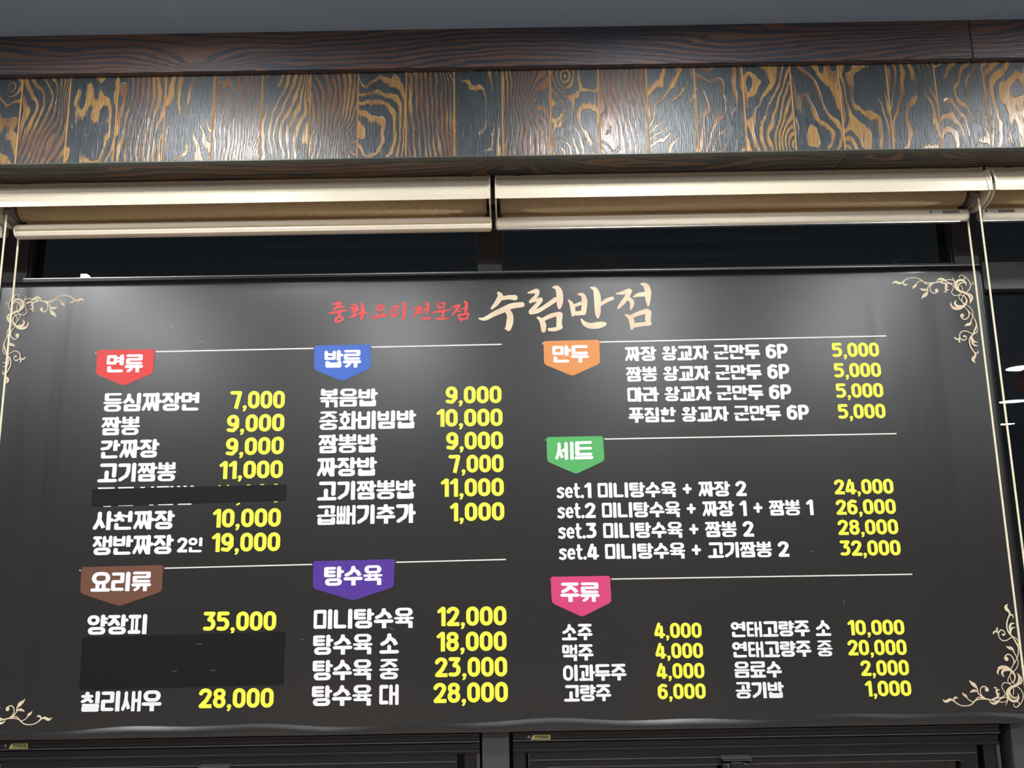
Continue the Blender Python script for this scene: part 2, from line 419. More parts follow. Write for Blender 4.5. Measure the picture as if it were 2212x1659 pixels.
def syllable(ch):
    k = ord(ch) - 0xAC00; i, v, f = INI[k // 588], VOW[(k % 588) // 28], FIN[k % 28]
    V, H = .225, .185; P = []
    def S_(pts, caps='rr', vv=V, hh=H): P.extend(pen_stroke(pts, vv, hh, caps))
    def stem(x, y0, y1, vv=V, hh=H): P.extend(pen_stroke([(x, y1 - hh / 2), (x, y0)], vv, hh, 'rb'))
    dense = i in 'ㄹㅌㅍㅎㅊㅃㅉㅂ'
    if v in 'ㅏㅑㅓㅕㅣㅐㅔ':
        fb = .40 if f else 0.0                      # foot of the upper part
        Hh = (.15 if dense else .165) if f else (.165 if i in 'ㄹㅌ' else H)
        two = v in 'ㅐㅔ'
        if f:
            iy0 = .44 if i not in 'ㅅㅈㅊㅉ' else .42
            ix1 = (.46 if two else .63 if v not in 'ㅕㅓ' else .56)
            if i == 'ㅉ': ix1 = .70
            ctx = 'leftf'
        else:
            iy0 = .02; ix1 = .47 if two else (.66 if v != 'ㅓ' else .56); ctx = 'left'
            if i in 'ㅉ': ix1 = .76
        Vj = .172 if two else {'ㅍ': .165, 'ㅁ': .178, 'ㅂ': .185, 'ㅇ': .20, 'ㅉ': .21}.get(i, .215)
        if i == 'ㅇ': P += pen_stroke(rring(Vj / 2, iy0 + (.03 if f else .0) + Hh / 2, ix1 - Vj / 2, .97 - Hh / 2), Vj, Hh)
        else: P += jamo(i, .0, iy0, ix1, .97, Vj, Hh, ctx)
        sv = V if not two else V * .80
        ym = fb + (1 - fb) * .52
        if two:
            xa, xb = ix1 + .035 + sv / 2, .99 - sv / 2
            stem(xa, fb, .98, sv); stem(xb, fb if f else -.01, 1.0, sv)
            if v == 'ㅐ': S_([(xa, ym), (xb, ym)], 'rr', sv, Hh * .9)
            else: S_([(xa, ym), (xa - .16, ym)], 'rr', sv, Hh * .95)
        else:
            xs = (.955 if v in 'ㅓㅕㅣ' else .90) - sv / 2
            stem(xs, fb, 1.0)
            if v == 'ㅏ': S_([(xs, ym), (1.0 - .03, ym)], 'rr', V * .7, Hh)
            if v == 'ㅑ':
                for d_ in (.09, -.13): S_([(xs, ym + d_ * (1 - fb) * 1.4), (1.0 - .03, ym + d_ * (1 - fb) * 1.4)], 'rr', V * .7, Hh * .85)
            if v == 'ㅓ': S_([(xs, ym), (xs - .26, ym)], 'rr', V * .7, Hh * .95)
            if v == 'ㅕ':
                for d_ in (.11, -.12): S_([(xs, ym + d_ * (1 - fb) * 1.3), (xs - .24, ym + d_ * (1 - fb) * 1.3)], 'rr', V * .7, Hh * .8)
        if f:
            fx0 = .06; fx1 = .95; Hf = .145 if f in 'ㄹㅂ' else .155
            if f == 'ㄴ': P += jamo('ㄴ', .05, .0, .94, .36, V, .16, 'final')
            elif f == 'ㄱ': P += jamo('ㄱ', .05, -.03, .96, .37, V, .17, 'final')
            else: P += jamo(f, fx0, .0, fx1, .385, V, Hf, 'final')
    elif v in 'ㅗㅛㅜㅠㅡ':
        if not f:
            bh = .175
            if v in 'ㅗㅛ':
                top0 = .40 if i not in 'ㄱ' else .30
                if i == 'ㄱ':
                    P += jamo('ㄱ', .07, .22, .97, .985, V, H, 'top')
                    for x in ((.45,) if v == 'ㅗ' else (.34, .60)): S_([(x, .52), (x, .09)], 'rb', V * (1 if v == 'ㅗ' else .85))
                    S_([(V / 2 - .02, bh / 2 - .01), (1.02 - V / 2, bh / 2 - .01)], 'rr', V, bh)
                else:
                    hh = .145 if i == 'ㄹ' else H
                    P += jamo(i, .03, .36 if i != 'ㅅ' else .38, .97, 1.0, V, hh, 'top')
                    for x in ((.5,) if v == 'ㅗ' else (.34, .66)): S_([(x, .34), (x, .08)], 'rb', V * .9)
                    S_([(V / 2 - .01, bh / 2 - .01), (1.01 - V / 2, bh / 2 - .01)], 'rr', V, bh)
            else:
                hh = {'ㄹ': .145, 'ㅊ': .145, 'ㅍ': .15, 'ㅌ': .155}.get(i, .17)
                yb = {'ㅜ': .34, 'ㅠ': .32, 'ㅡ': .085}[v]
                P += jamo(i, .04 if i != 'ㅇ' else .06, yb + bh / 2 + .025, .96 if i != 'ㅇ' else .94, 1.0, V, hh, 'top')
                S_([(V / 2 - .01, yb), (1.01 - V / 2, yb)], 'rr', V, bh)
                if v == 'ㅜ': S_([(.52, yb), (.52, -.01)], 'rb')
                if v == 'ㅠ':
                    S_([(.36, yb), (.34, .16), (.20, .06)], 'rr', V * .85, .13); S_([(.70, yb), (.70, -.01)], 'rb', V * .9)
        else:
            hh = {'ㄹ': .10, 'ㅃ': .11, 'ㅂ': .125, 'ㅌ': .10, 'ㄱ': .14, 'ㅈ': .125, 'ㅊ': .105, 'ㄷ': .13}.get(i, .135); bh = .125
            yb = .475
            if v in 'ㅗㅛ':
                P += jamo(i, .05, .615 if i != 'ㄱ' else .56, .95, 1.0, V, hh, 'top')
                S_([(.5, .64 if i != 'ㄱ' else .72), (.5, yb)], 'rb', V * .9)
            else:
                P += jamo(i, .05, .575, .95, 1.0, V, hh, 'top')
                if v == 'ㅜ': S_([(.5, yb), (.5, .33)], 'rb', V * .9)
                if v == 'ㅠ':
                    S_([(.34, yb), (.32, .33)], 'rb', V * .8); S_([(.68, yb), (.68, .33)], 'rb', V * .8)
            S_([(V / 2 - .01, yb), (1.01 - V / 2, yb)], 'rr', V, bh)
            ft = .385 if v in 'ㅗㅡㅛ' else .345
            if f == 'ㄱ': P += jamo('ㄱ', .05, -.02, .95, ft, V, .14, 'final')
            elif f == 'ㄲ': P += jamo('ㄲ', .04, -.03, .96, ft, V, .14, 'final')
            elif f == 'ㄴ': P += jamo('ㄴ', .06, .0, .96, ft + .03, V, .15, 'final')
            else: P += jamo(f, .04, .0, .96, ft, V, .13, 'final')
    elif v == 'ㅘ':
        if f:
            P += pen_stroke(rring(.09 + V / 2, .66 + .06, .60 - V / 2, .97 - .06), V * .85, .125) if i == 'ㅇ' else jamo(i, .05, .6, .62, .97, V * .9, .12, 'top')
            S_([(.35, .66), (.35, .50)], 'rb', V * .7); S_([(.10, .49), (.60, .47)], 'rr', V * .8, .12)
            stem(.80, .40, 1.0); S_([(.80, .70), (.97, .70)], 'rr', V * .7, .16)
            P += jamo(f, .07, .0, .93, .37, V, .15, 'final')
        else:
            if i == 'ㄱ':
                P += jamo('ㄱ', .03, .25, .64, .96, V * .9, .16, 'top'); S_([(.26, .52), (.26, .08)], 'rb', V * .9)
            else: P += jamo(i, .02, .26, .66, 1.0, V * .9, .14, 'top'); S_([(.34, .3), (.34, .08)], 'rb', V * .9)
            S_([(.09, .085), (.60, .085)], 'rr', V * .8, .165)
            stem(.80, -.01, 1.0); S_([(.80, .5), (.97, .5)], 'rr', V * .7, .17)
    return P

def latin(ch):
    V, H = .235, .20; P = []
    def S_(pts, caps='rr', vv=V, hh=H): P.extend(pen_stroke(pts, vv, hh, caps))
    w_ = .70; l, r, b, t_ = V / 2, .70 - V / 2, H / 2, 1 - H / 2; m = (l + r) / 2
    if ch == '0': S_(rring(l, b, r, t_, .5)); return P, .70
    if ch == '1': S_([(.10, .755), (.30, .92), (.33, .9)], 'rr', .2, .17); S_([(.345, 1 - .08), (.345, 0)], 'rb', V, .16); return P, .345 + V / 2
    if ch == '2':
        S_([(l - .01, .74)] + arc(m, .72, (r - l) / 2, t_ - .72, 150, -25, 6) + [(.40, .38), (l + .02, b + .03)]); S_([(l, b), (.70, b)], 'rb'); return P, .70
    if ch == '3':
        S_([(l - .01, t_), (r - .03, t_), (m - .03, .60)], 'rr', V * .95); S_([(m - .02, .58)] + arc(m - .02, .36, r - m, .24, 70, -90, 6) + [(l - .01, b + .035)]); return P, .69
    if ch == '4':
        S_([(.34, t_ + .02), (l - .01, .30), (.62, .22)], 'rr', V * .95, .19); S_([(l, .22), (.66, .22)], 'rr', V, .17); S_([(.50, .72), (.50, 0)], 'rb'); return P, .74
    if ch == '5':
        S_([(r - .01, t_), (l + .01, t_), (l, .60), (l + .1, .59)]); S_([(l + .03, .58)] + arc(m - .02, .36, r - m + .02, .25, 75, -95, 6) + [(l - .01, b + .03)]); return P, .70
    if ch == '6':
        S_([(r - .02, t_ - .05), (m, t_), (l + .02, .74), (l, .36)]); S_(rring(l, b, r, .60, .5)); return P, .70
    if ch == '7': S_([(l - .01, t_), (r, t_), (.36, 0)], 'rb'); return P, .70
    if ch == '8': S_(rring(l + .015, .55, r - .015, t_, .5), 'rr', V * .95, H * .9); S_(rring(l, b, r, .53, .5), 'rr', V * .97); return P, .70
    if ch == '9':
        S_(rring(l, .42, r, t_, .5)); S_([(r, .7), (r, .32), (m + .02, b), (l - .0, b + .04)]); return P, .70
    if ch == ',': P.extend(disc(.13, .09, .12, .105, 14)); P.extend([]) ; return [disc(.135, .09, .125, .105, 14)] + pen_stroke([(.17, .06), (.15, -.05), (.09, -.11)], .13, .10), .26
    if ch == '.': return [disc(.13, .10, .125, .115, 16)], .26
    if ch == '+': S_([(.12, .52), (.53, .52)], 'rr', .20, .19); S_([(.325, .76), (.325, .28)], 'rr', .20, .19); return P, .65
    if ch == 'P':
        S_([(l, t_), (m + .05, t_)] + arc(m + .07, .66, .17, t_ - .66, 90, -90, 6) + [(l, .42)]); S_([(l, t_), (l, 0)], 'rb'); return P, .70
    if ch == 's':
        S_([(.50, .60), (.32, .665), (.14, .59), (.16, .47), (.34, .385), (.49, .28), (.46, .13), (.30, .06), (.10, .12)], 'rr', .20, .165); return P, .60
    if ch == 'e':
        S_([(.12, .36), (.50, .38)], 'rr', .16, .11); S_([(.51, .38)] + arc(.315, .37, .20, .29, 0, 270, 10) + [(.48, .13)], 'rr', .215, .165); return P, .62
    if ch == 't':
        S_([(.22, .90), (.22, .22), (.30, .08), (.42, .09)], 'rr', .225, .17); S_([(.09, .64), (.43, .64)], 'rr', .17, .15); return P, .52
    return P, .4

GL = {}
def glyph(ch):
    if ch not in GL:
        if ord(ch) >= 0xAC00: P, adv = syllable(ch), 1.0
        else: P, adv = latin(ch)
        if ch in 'set.':
            P = [[(x * .86, y) for x, y in q] for q in P]; adv = adv * .86 - .03
        v, f = union(P); GL[ch] = (v, f, adv)
    return GL[ch]

def text_mesh(text, gap=.035, space=.40):
    vs, fs, x = [], [], 0.0; ih = hi = 0
    prev = ''
    for ch in text:
        if ch == ' ': x += space; prev = ' '; continue
        v, f, adv = glyph(ch); b = len(vs)
        g = gap if ord(ch) >= 0xAC00 else .055
        vs += [(p[0] + x, p[1]) for p in v]; fs += [tuple(i + b for i in q) for q in f]
        x += adv + g
    return vs, fs

def flat_obj(name, vs3, fs, m_, parent, loc=None):
    me = bpy.data.meshes.new(name)
    o0 = Vector(loc) if loc else Vector((0, 0, 0))
    me.from_pydata([tuple(Vector(v) - o0) for v in vs3], [], fs); me.materials.append(m_)
    bm = bmesh.new(); bm.from_mesh(me)
    for f in bm.faces:
        f.normal_update()
        if f.normal.y > 0: f.normal_flip()
    bm.to_mesh(me); bm.free()
    o = link(name, me, parent)
    if loc: o.location = o0
    return o

def put_text(name, text, xl, xr, bl, br, h, m_, parent, Y=-.0008, gap=.035, space=.40, base=True):
    """text whose ink runs from pixel (xl,bl) to (xr,br) on the board, h pixels tall, upright on the board"""
    vs, fs = text_mesh(text, gap, space)
    x0 = min(v[0] for v in vs); x1 = max(v[0] for v in vs)
    A, B = at(xl, bl, Y), at(xr, br, Y)
    hh = at(xl, bl - h, Y).z - A.z
    out = []
    for x, y in vs:
        s_ = (x - x0) / (x1 - x0)
        p = A.lerp(B, s_); out.append((p.x, Y, p.z + y * hh))
    return flat_obj(name, out, fs, m_, parent)

# ================================================================== SETTING
ZS = 2.434            # underside of the wood box
ZC = 2.776            # ceiling
XL, XR, YB = -5.0, 9.5, -11.0
def slab(name, x0, x1, y0, y1, z0, z1, m_):
    bm = bmesh.new(); box(bm, x0, x1, y0, y1, z0, z1); return structure(obj(name, bm, m_))
slab('floor', XL, XR, YB, .1, -.1, 0, M['floor'])
slab('ceiling', XL, XR, YB, .1, ZC, ZC + .1, M['ceil'])
slab('wall_left', XL - .1, XL, YB, .1, 0, ZC, M['wall'])
slab('wall_right', XR, XR + .1, YB, .1, 0, ZC, M['wall'])
slab('wall_back', XL, XR, YB - .1, YB, 0, ZC, M['wall'])
bm = bmesh.new()      # window wall: sill wall, piers beyond the windows, wall behind the wood box
box(bm, XL, XR, .0, .1, 0, .80); box(bm, XL, -2.79, .0, .1, .80, ZC); box(bm, 2.74, XR, .0, .1, .80, ZC); box(bm, -2.79, 2.74, .0, .1, ZS + .02, ZC)
structure(obj('wall_front', bm, M['darkwall']))

# ---- wood cladding over the windows
tb = bpy.data.objects.new('trim_1', None); C.objects.link(tb); structure(tb)   # upright planks, front of the box
xa, xb = at(52, 158, -.3).x, at(2116.5, 121, -.3).x
pw = (xb - xa) / 20.0
GRAIN = [(.25, .5, .9), (.7, .8, .4), (.12, .7, 1), (.55, .15, .45), (.06, .6, .75), (.95, .6, .3), (.5, 1, .85), (.7, .2, .2), (.08, .5, 1), (.78, .15, .3), (.4, .5, 1),
         (.85, .15, .3), (.10, .9, .75), (.6, .4, .15), (.15, .9, .7), (.28, .7, .3), (.12, .6, .85), (.18, .75, .55), (.3, .6, .8), (.42, .6, .75), (.22, .9, .85), (.5, .9, .7)]  # ring density, waviness, ochre
pm = None
for k in range(-9, 31):
    if pm is None:
        bm = bmesh.new(); c_ = .0016; hw = pw / 2 - .0003
        prof = [(-hw, .018), (-hw, c_), (-hw + c_, 0), (hw - c_, 0), (hw, c_), (hw, .018)]
        lo = [bm.verts.new((x, y, ZS + .0034)) for x, y in prof]; up = [bm.verts.new((x, y, 2.69)) for x, y in prof]
        for i in range(6):
            f = bm.faces.new((lo[i], lo[(i + 1) % 6], up[(i + 1) % 6], up[i])); f.material_index = 1 if i in (1, 3) else 0
        bm.faces.new(lo[::-1]); bm.faces.new(up); bmesh.ops.recalc_face_normals(bm, faces=bm.faces)
        o = obj('plank', bm, [M['plank'], M['edge']], tb); pm = o.data
    else: o = link('plank', pm, tb)
    o.location = (xa + (k + .5) * pw, -.3, 0)
    o.color = (*GRAIN[(k + 1) % len(GRAIN)], 1)
bm = bmesh.new(); box(bm, -4.5, 5.5, -.284, -.27, ZS, 2.70)
obj('backing_board', bm, M['darkwall'], tb)
bm = bmesh.new(); box(bm, -4.5, 5.5, -.3025, -.284, ZS - .0005, ZS + .0032, .0008)
obj('edge_band', bm, M['edgeband'], tb)
tm = bpy.data.objects.new('trim_2', None); C.objects.link(tm); structure(tm)   # top beam boards
jx = at(2106, 100, -.33).x
for i, (x0, x1) in enumerate(((jx - 5.8, jx - 2.9), (jx - 2.9, jx - .0006), (jx + .0006, jx + 2.6))):
    bm = bmesh.new(); box(bm, x0, x1 - .001, -.3190, -.3005, 2.6695, ZC, .0012)
    for v in bm.verts: v.co.x -= x0
    obj('board', bm, M['beam'], tm, loc=(x0, 0, 0))
ts = bpy.data.objects.new('trim_3', None); C.objects.link(ts); structure(ts)   # soffit boards under the box
for i, x0 in enumerate((-4.1, -1.62, .86, 3.34)):
    bm = bmesh.new(); box(bm, 0, 2.478, -.283, -.002, ZS - .0004, ZS + .018, .0008)
    obj('board', bm, M['soffit'], ts, loc=(x0, 0, 0))

# ---- windows
MULL = [(-2.79, -2.71), (-1.47, -1.391), (-.098, -.019), (1.279, 1.358), (2.66, 2.74)]
for i, (x0, x1) in enumerate(MULL):
    o = bpy.data.objects.new('trim_%d' % (4 + i), None); C.objects.link(o); structure(o)
    bm = bmesh.new()
    box(bm, x0 + .004, x1 - .004, .030, .11, .80, ZS - .001, .002)
    obj('post', bm, M['post'], o)
    if i in (1, 3):
        bm = bmesh.new(); box(bm, x0 + (.0 if i == 3 else .062), x0 + (.018 if i == 3 else .079), .040, .10, .99, ZS - .002, .0015)
        obj('glazing_bead', bm, M['post'], o)

def window(n, x0, x1, sticker, catch=None):
    wn = bpy.data.objects.new('window_%d' % n, None); C.objects.link(wn); structure(wn)
    def part(nm, m_, *bxs, bev=.0012, parent=wn):
        bm = bmesh.new()
        for b_ in bxs: box(bm, *b_, bev=bev)
        return obj(nm, bm, m_, parent)
    a, b = x0 + .0, x1 - .0
    part('glass', M['glass'], (a, b, .060, .066, 2.24, ZS - .001), bev=0)
    part('glass', M['glass'], (a, b, .060, .066, 1.03, 2.17), bev=0)
    part('transom', M['post'], (a, b, .028, .10, 2.165, 2.246))
    part('sill_rail', M['frame'], (a, b, .022, .10, .9995, 1.03))
    # sliding-window frame under the fixed pane
    g = .029 if n == 3 else .002
    part('gap_filler', M['frame'], (a, b, .086, .10, .80, .998))  # added filler panel, keeps the night glow out of the frame gaps
    part('frame_head', M['frame'], (a + .006, b - g, .024, .085, .9745, .9935))
    part('frame_lip', M['frame_lip'], (a + .006, b - g, .019, .030, .9715, .9745), bev=.0008)
    part('frame_lip', M['frame_lip'], (a + .012, b - g, .020, .026, .9905, .9930), bev=.0006)
    part('track', M['frame'], (a + .006, b - g, .033, .085, .9450, .9660))
    part('track', M['frame'], (a + .006, b - g, .028, .085, .9420, .9500))
    part('jamb', M['frame'], (a + .006, a + .038, .036, .085, .80, .942), (b - g - .04, b - g - .006, .036, .085, .80, .942))
    part('frame_lip', M['frame_lip'], (b - g - .008, b - g, .03, .05, .80, .944), bev=.0008)
    # sash with its rail lines
    sa, sb = a + .046, b - g - .058
    part('sash', M['frame'], (sa, sb, .032, .06, .905, .941), (sa, sa + .045, .034, .06, .80, .905), (sb - .045, sb, .034, .06, .80, .905))
    part('frame_lip', M['frame_lip'], (sa + .004, sb - .004, .029, .034, .9215, .9235), bev=.0006)
    part('frame_lip', M['frame_lip'], (sa - .001, sa + .002, .029, .036, .80, .938), bev=.0006)
    part('frame_lip', M['frame_lip'], (sa + .045, sb - .045, .031, .037, .9035, .9055), bev=.0006)
    part('glass', M['glass'], (sa + .045, sb - .045, .046, .051, .80, .905), bev=0)
    # catch on the sash
    cx_ = sa + (sb - sa) * .405 if catch is None else at(*catch, .02).x
    la = part('latch', M['black'], (cx_ - .036, cx_ + .036, .012, .032, .80, .912), bev=.002)
    part('latch_cap', M['frame_lip'], (cx_ - .039, cx_ + .040, .008, .032, .9235, .9265), (cx_ - .034, cx_ + .041, .010, .032, .9185, .9215), bev=.0006, parent=la)
    part('latch_button', M['frame'], (cx_ - .016, cx_ + .016, .006, .014, .895, .917), bev=.002, parent=la)
    part('screw', M['steel'], (cx_ - .0235, cx_ - .0215, .010, .013, .902, .913), (cx_ + .0205, cx_ + .0225, .010, .013, .908, .914), bev=.0004, parent=la)
    # insect-screen sticker
    if sticker:
        q = [at(*p, .0225) for p in sticker]
        # q: left x, slant bottom, slant top, right top, right bottom, left top
        st = flat_obj('sticker', [(v.x, .0225, v.z) for v in (q[5], q[2], q[1], q[0])], [(0, 1, 2, 3)], M['st_blk'], wn)
        flat_obj('sticker_field', [(v.x, .0222, v.z) for v in (q[1], q[4], q[3], q[2])], [(0, 1, 2, 3)], M['st_yel'], st)
        hpx = (sticker[1][1] - sticker[2][1])
        put_text('lettering', '안전방충망', sticker[2][0] + 2.5, sticker[3][0] - 3.5, sticker[1][1] - hpx * .22, sticker[4][1] - hpx * .22, hpx * .58, M['st_blk'], st, Y=.0219)
        cxs = sticker[0][0] + 13 if n == 3 else sticker[0][0] + 13
        c0 = at(sticker[0][0] + 10, sticker[0][1] - 4, .0219); c1 = at(sticker[0][0] + 15.5, sticker[0][1] - 9.5, .0219)
        flat_obj('emblem', [(c0.x, .0219, c0.z), (c1.x, .0219, c0.z), (c1.x, .0219, c1.z), (c0.x, .0219, c1.z)], [(0, 1, 2, 3)], M['st_gry'], st)
    return wn
window(1, -2.71, -1.47, None)
window(2, -1.391, -.098, [(-1, 1617), (18.5, 1617.5), (25, 1606), (61, 1605), (60, 1617), (0, 1606)], (465, 1650))
window(3, -.019, 1.279, [(1130, 1598), (1146.5, 1598), (1152, 1587), (1189, 1586.5), (1188.5, 1598), (1130, 1587)], (1589, 1640))
window(4, 1.358, 2.66, None)

# ================================================================== MENU BOARD
BX0, BX1, BZ0, BZ1 = -1.452, 1.338, 1.001, 2.226
board = empty('menu_board', (0, 0, BZ0), 'large charcoal menu board with Korean dish names and yellow prices, hung across the windows', 'menu board')
BI = Matrix.Translation((0, 0, -BZ0))
def onboard(o, parent=None):
    """parts are built in world coordinates; keep them there under the board's empty"""
    o.parent = board if parent is None else parent
    o.matrix_parent_inverse = BI if parent is None else Matrix()
    return o
bm = bmesh.new(); nx, nz = 260, 90
def bfront(x, z):
    y = 0.0
    d = 1.027 + .004 * math.sin(x * 7 + 1) + .003 * math.sin(x * 17) - z
    if d > 0:                                   # rolled lower hem: swells, then curls back
        s_ = d / .027
        y -= (.0034 + .0012 * math.sin(x * 5.3) + .0009 * math.sin(x * 13 + 2)) * math.sin(min(s_, 1.15) * 2.35)
    for xc, wd, am in ((1.285, .018, .0014), (1.315, .012, .0010), (-1.40, .02, .0012), (-1.372, .012, .0011), (1.02, .012, .0005)):
        y += am * math.exp(-((x - xc + .012 * math.sin(z * 3)) / wd) ** 2)
    return y
cr = .045
xs = [BX0 + (BX1 - BX0) * i / nx for i in range(nx + 1)]
zs = [BZ0 + (.05) * (j / 30) for j in range(30)] + [BZ0 + .05 + (BZ1 - BZ0 - .05) * j / (nz - 30) for j in range(nz - 30 + 1)]
grid = []
for z in zs:
    row = []
    for x in xs:
        xx = x
        if z < BZ0 + cr:                        # rounded lower corners
            dz = cr - (z - BZ0); ins = cr - math.sqrt(max(cr * cr - dz * dz, 0))
            xx = BX0 + ins + (BX1 - BX0 - 2 * ins) * (x - BX0) / (BX1 - BX0)
        row.append(bm.verts.new((xx, bfront(xx, z), z)))
    grid.append(row)
for j in range(len(zs) - 1):
    for i in range(nx):
        bm.faces.new((grid[j][i], grid[j][i + 1], grid[j + 1][i + 1], grid[j + 1][i])).smooth = True
bmesh.ops.recalc_face_normals(bm, faces=bm.faces)
rim = [e for e in bm.edges if e.is_boundary]
r_ = bmesh.ops.extrude_edge_only(bm, edges=rim)
for v in [g for g in r_['geom'] if isinstance(g, bmesh.types.BMVert)]: v.co.y = .010
r_ = bmesh.ops.holes_fill(bm, edges=[e for e in bm.edges if e.is_boundary], sides=0)
o = onboard(obj('panel', bm, M['board']))
def taper(bm, y0, y1, zl0, zl1, zr0, zr1):
    box(bm, -1.385, 1.335, y0, y1, 0, 1)
    for v in bm.verts:
        k = (v.co.x + 1.385) / 2.72; lo_, hi_ = zl0 + (zr0 - zl0) * k, zl1 + (zr1 - zl1) * k
        v.co.z = lo_ + (hi_ - lo_) * v.co.z
bm = bmesh.new(); taper(bm, .002, .012, BZ1 + .0002, BZ1 + .0092, BZ1 + .0002, BZ1 + .0022); onboard(obj('top_rail', bm, M['frame']))
bm = bmesh.new(); taper(bm, .0006, .012, BZ1 + .0092, BZ1 + .0110, BZ1 + .0022, BZ1 + .0042); onboard(obj('rail_edge', bm, M['steel']))

def ptext(name, *a, **k): return onboard(put_text(name, *a, None, **k) if False else put_text(name, *a, None, **k))
W_, Y_ = M['white'], M['yellow']
ITEMS = [  # text, left x, right x, base y at left, base y at right, height (photo pixels)
    ('등심짜장면', 221.7, 429.2, 889.5, 886.7, 40), ('짬뽕', 217.8, 301, 940.6, 939.4, 40), ('간짜장', 215.5, 343, 990.7, 988, 40),
    ('고기짬뽕', 209.8, 379.7, 1041.8, 1039, 41), ('사천짜장', 199.8, 376.4, 1145.3, 1143, 41), ('쟁반짜장', 198.6, 374, 1199.5, 1196.5, 42),
    ('2인', 381.5, 436, 1193.5, 1193, 32.5), ('양장피', 186.5, 316, 1371.4, 1369.8, 43.5), ('칠리새우', 172.7, 348.4, 1537.7, 1535.6, 44.5),
    ('볶음밥', 690, 816, 879, 877.6, 39), ('중화비빔밥', 688.5, 899, 929, 925, 40), ('짬뽕밥', 687.3, 815, 979.5, 977, 40.5),
    ('짜장밥', 684.4, 814.2, 1029.7, 1027.6, 41), ('고기짬뽕밥', 684.4, 898, 1081, 1077, 41), ('곱빼기추가', 683.7, 898.3, 1134.4, 1129.3, 42),
    ('미니탕수육', 677, 893.8, 1359.3, 1355.4, 43), ('탕수육 소', 675.6, 862, 1415, 1411, 43.5), ('탕수육 중', 674.7, 861.5, 1470, 1467, 44), ('탕수육 대', 673, 861, 1525.6, 1522, 44.5),
    ('짜장 왕교자 군만두 6P', 1350.6, 1702.9, 780.5, 773.8, 31.5), ('짬뽕 왕교자 군만두 6P', 1353.2, 1706.6, 824.6, 817.8, 32),
    ('마라 왕교자 군만두 6P', 1356, 1710.5, 868.4, 861.9, 32), ('푸짐한 왕교자 군만두 6P', 1358.2, 1749, 913.1, 906.4, 32.5),
    ('set.1 미니탕수육 + 짜장 2', 1202.5, 1613.3, 1076.4, 1071.6, 33), ('set.2 미니탕수육 + 짜장 1 + 짬뽕 1', 1204, 1758.2, 1120, 1112.6, 33.5),
    ('set.3 미니탕수육 + 짬뽕 2', 1205.6, 1629.3, 1164, 1159.3, 34), ('set.4 미니탕수육 + 고기짬뽕 2', 1207.3, 1705.5, 1209.5, 1202.8, 34),
    ('소주', 1213.8, 1280.7, 1383, 1382.4, 35), ('맥주', 1214.9, 1282.7, 1427.1, 1426.4, 35), ('이과두주', 1216.7, 1354, 1471.6, 1469.2, 35.5), ('고량주', 1218.5, 1321, 1515.4, 1514, 36),
    ('연태고량주 소', 1579.9, 1796.3, 1376.7, 1373.2, 34), ('연태고량주 중', 1582.9, 1800, 1420.5, 1417.5, 34.5), ('음료수', 1586.5, 1690.3, 1464.3, 1462.9, 35), ('공기밥', 1589.8, 1694.9, 1509, 1507.6, 35.5)]
PRICES = [
    ('7,000', 496, 614.7, 883, 882, 38.2), ('9,000', 489.2, 613.6, 934.2, 931.2, 38), ('9,000', 487, 612.4, 984.5, 981, 38.3), ('11,000', 472.7, 610.6, 1035, 1032.6, 38.8),
    ('10,000', 458.4, 606, 1139.9, 1137.8, 40.5), ('19,000', 456.3, 604.5, 1192.6, 1190.5, 41), ('35,000', 437.9, 596, 1363.5, 1362, 42), ('28,000', 428.2, 590.4, 1530, 1528.7, 43),
    ('9,000', 962.6, 1083.6, 872.3, 870.7, 37.5), ('10,000', 943, 1085.9, 922, 920.4, 38.3), ('9,000', 963.8, 1086.8, 972, 970, 38.6), ('7,000', 968.8, 1088, 1021.6, 1020, 38.8),
    ('11,000', 952, 1088.6, 1073.4, 1071.6, 39.5), ('1,000', 972, 1089.7, 1126.3, 1124.2, 40),
    ('12,000', 944.4, 1094.2, 1353, 1350.8, 42), ('18,000', 943, 1094.5, 1407.5, 1405.7, 42.5), ('23,000', 939.3, 1096, 1463, 1461.4, 43), ('28,000', 936, 1097.5, 1519, 1516.6, 44),
    ('5,000', 1798.6, 1900, 771.7, 770.3, 31), ('5,000', 1802.9, 1904.3, 815.8, 814.1, 31.3), ('5,000', 1807, 1909.3, 859.8, 858.4, 31.5), ('5,000', 1811.5, 1914, 905, 903.5, 32),
    ('24,000', 1803.2, 1931.3, 1068.2, 1066.5, 32.7), ('26,000', 1807, 1936.4, 1112.2, 1110.2, 33), ('28,000', 1811, 1941.6, 1155.9, 1154.2, 33.2), ('32,000', 1816.1, 1946.7, 1201, 1199.7, 33.7),
    ('4,000', 1413.8, 1516.3, 1378.8, 1377.9, 33.3), ('4,000', 1416.3, 1519.4, 1422.8, 1421.7, 33.6), ('4,000', 1418.7, 1522.3, 1466.5, 1465.3, 33.8), ('6,000', 1421.4, 1525, 1510.8, 1509.6, 34),
    ('10,000', 1832.5, 1954.9, 1372.4, 1371.2, 33.2), ('20,000', 1832.5, 1959.8, 1416, 1415, 34), ('2,000', 1860.4, 1964.8, 1460.3, 1458.9, 34), ('1,000', 1870.3, 1969.8, 1504.7, 1503.5, 34.2)]
for a in ITEMS: ptext('item_lettering', *a, W_, space=.34 if 'set' not in a[0] else .36)
for a in PRICES: ptext('price', *a, Y_)
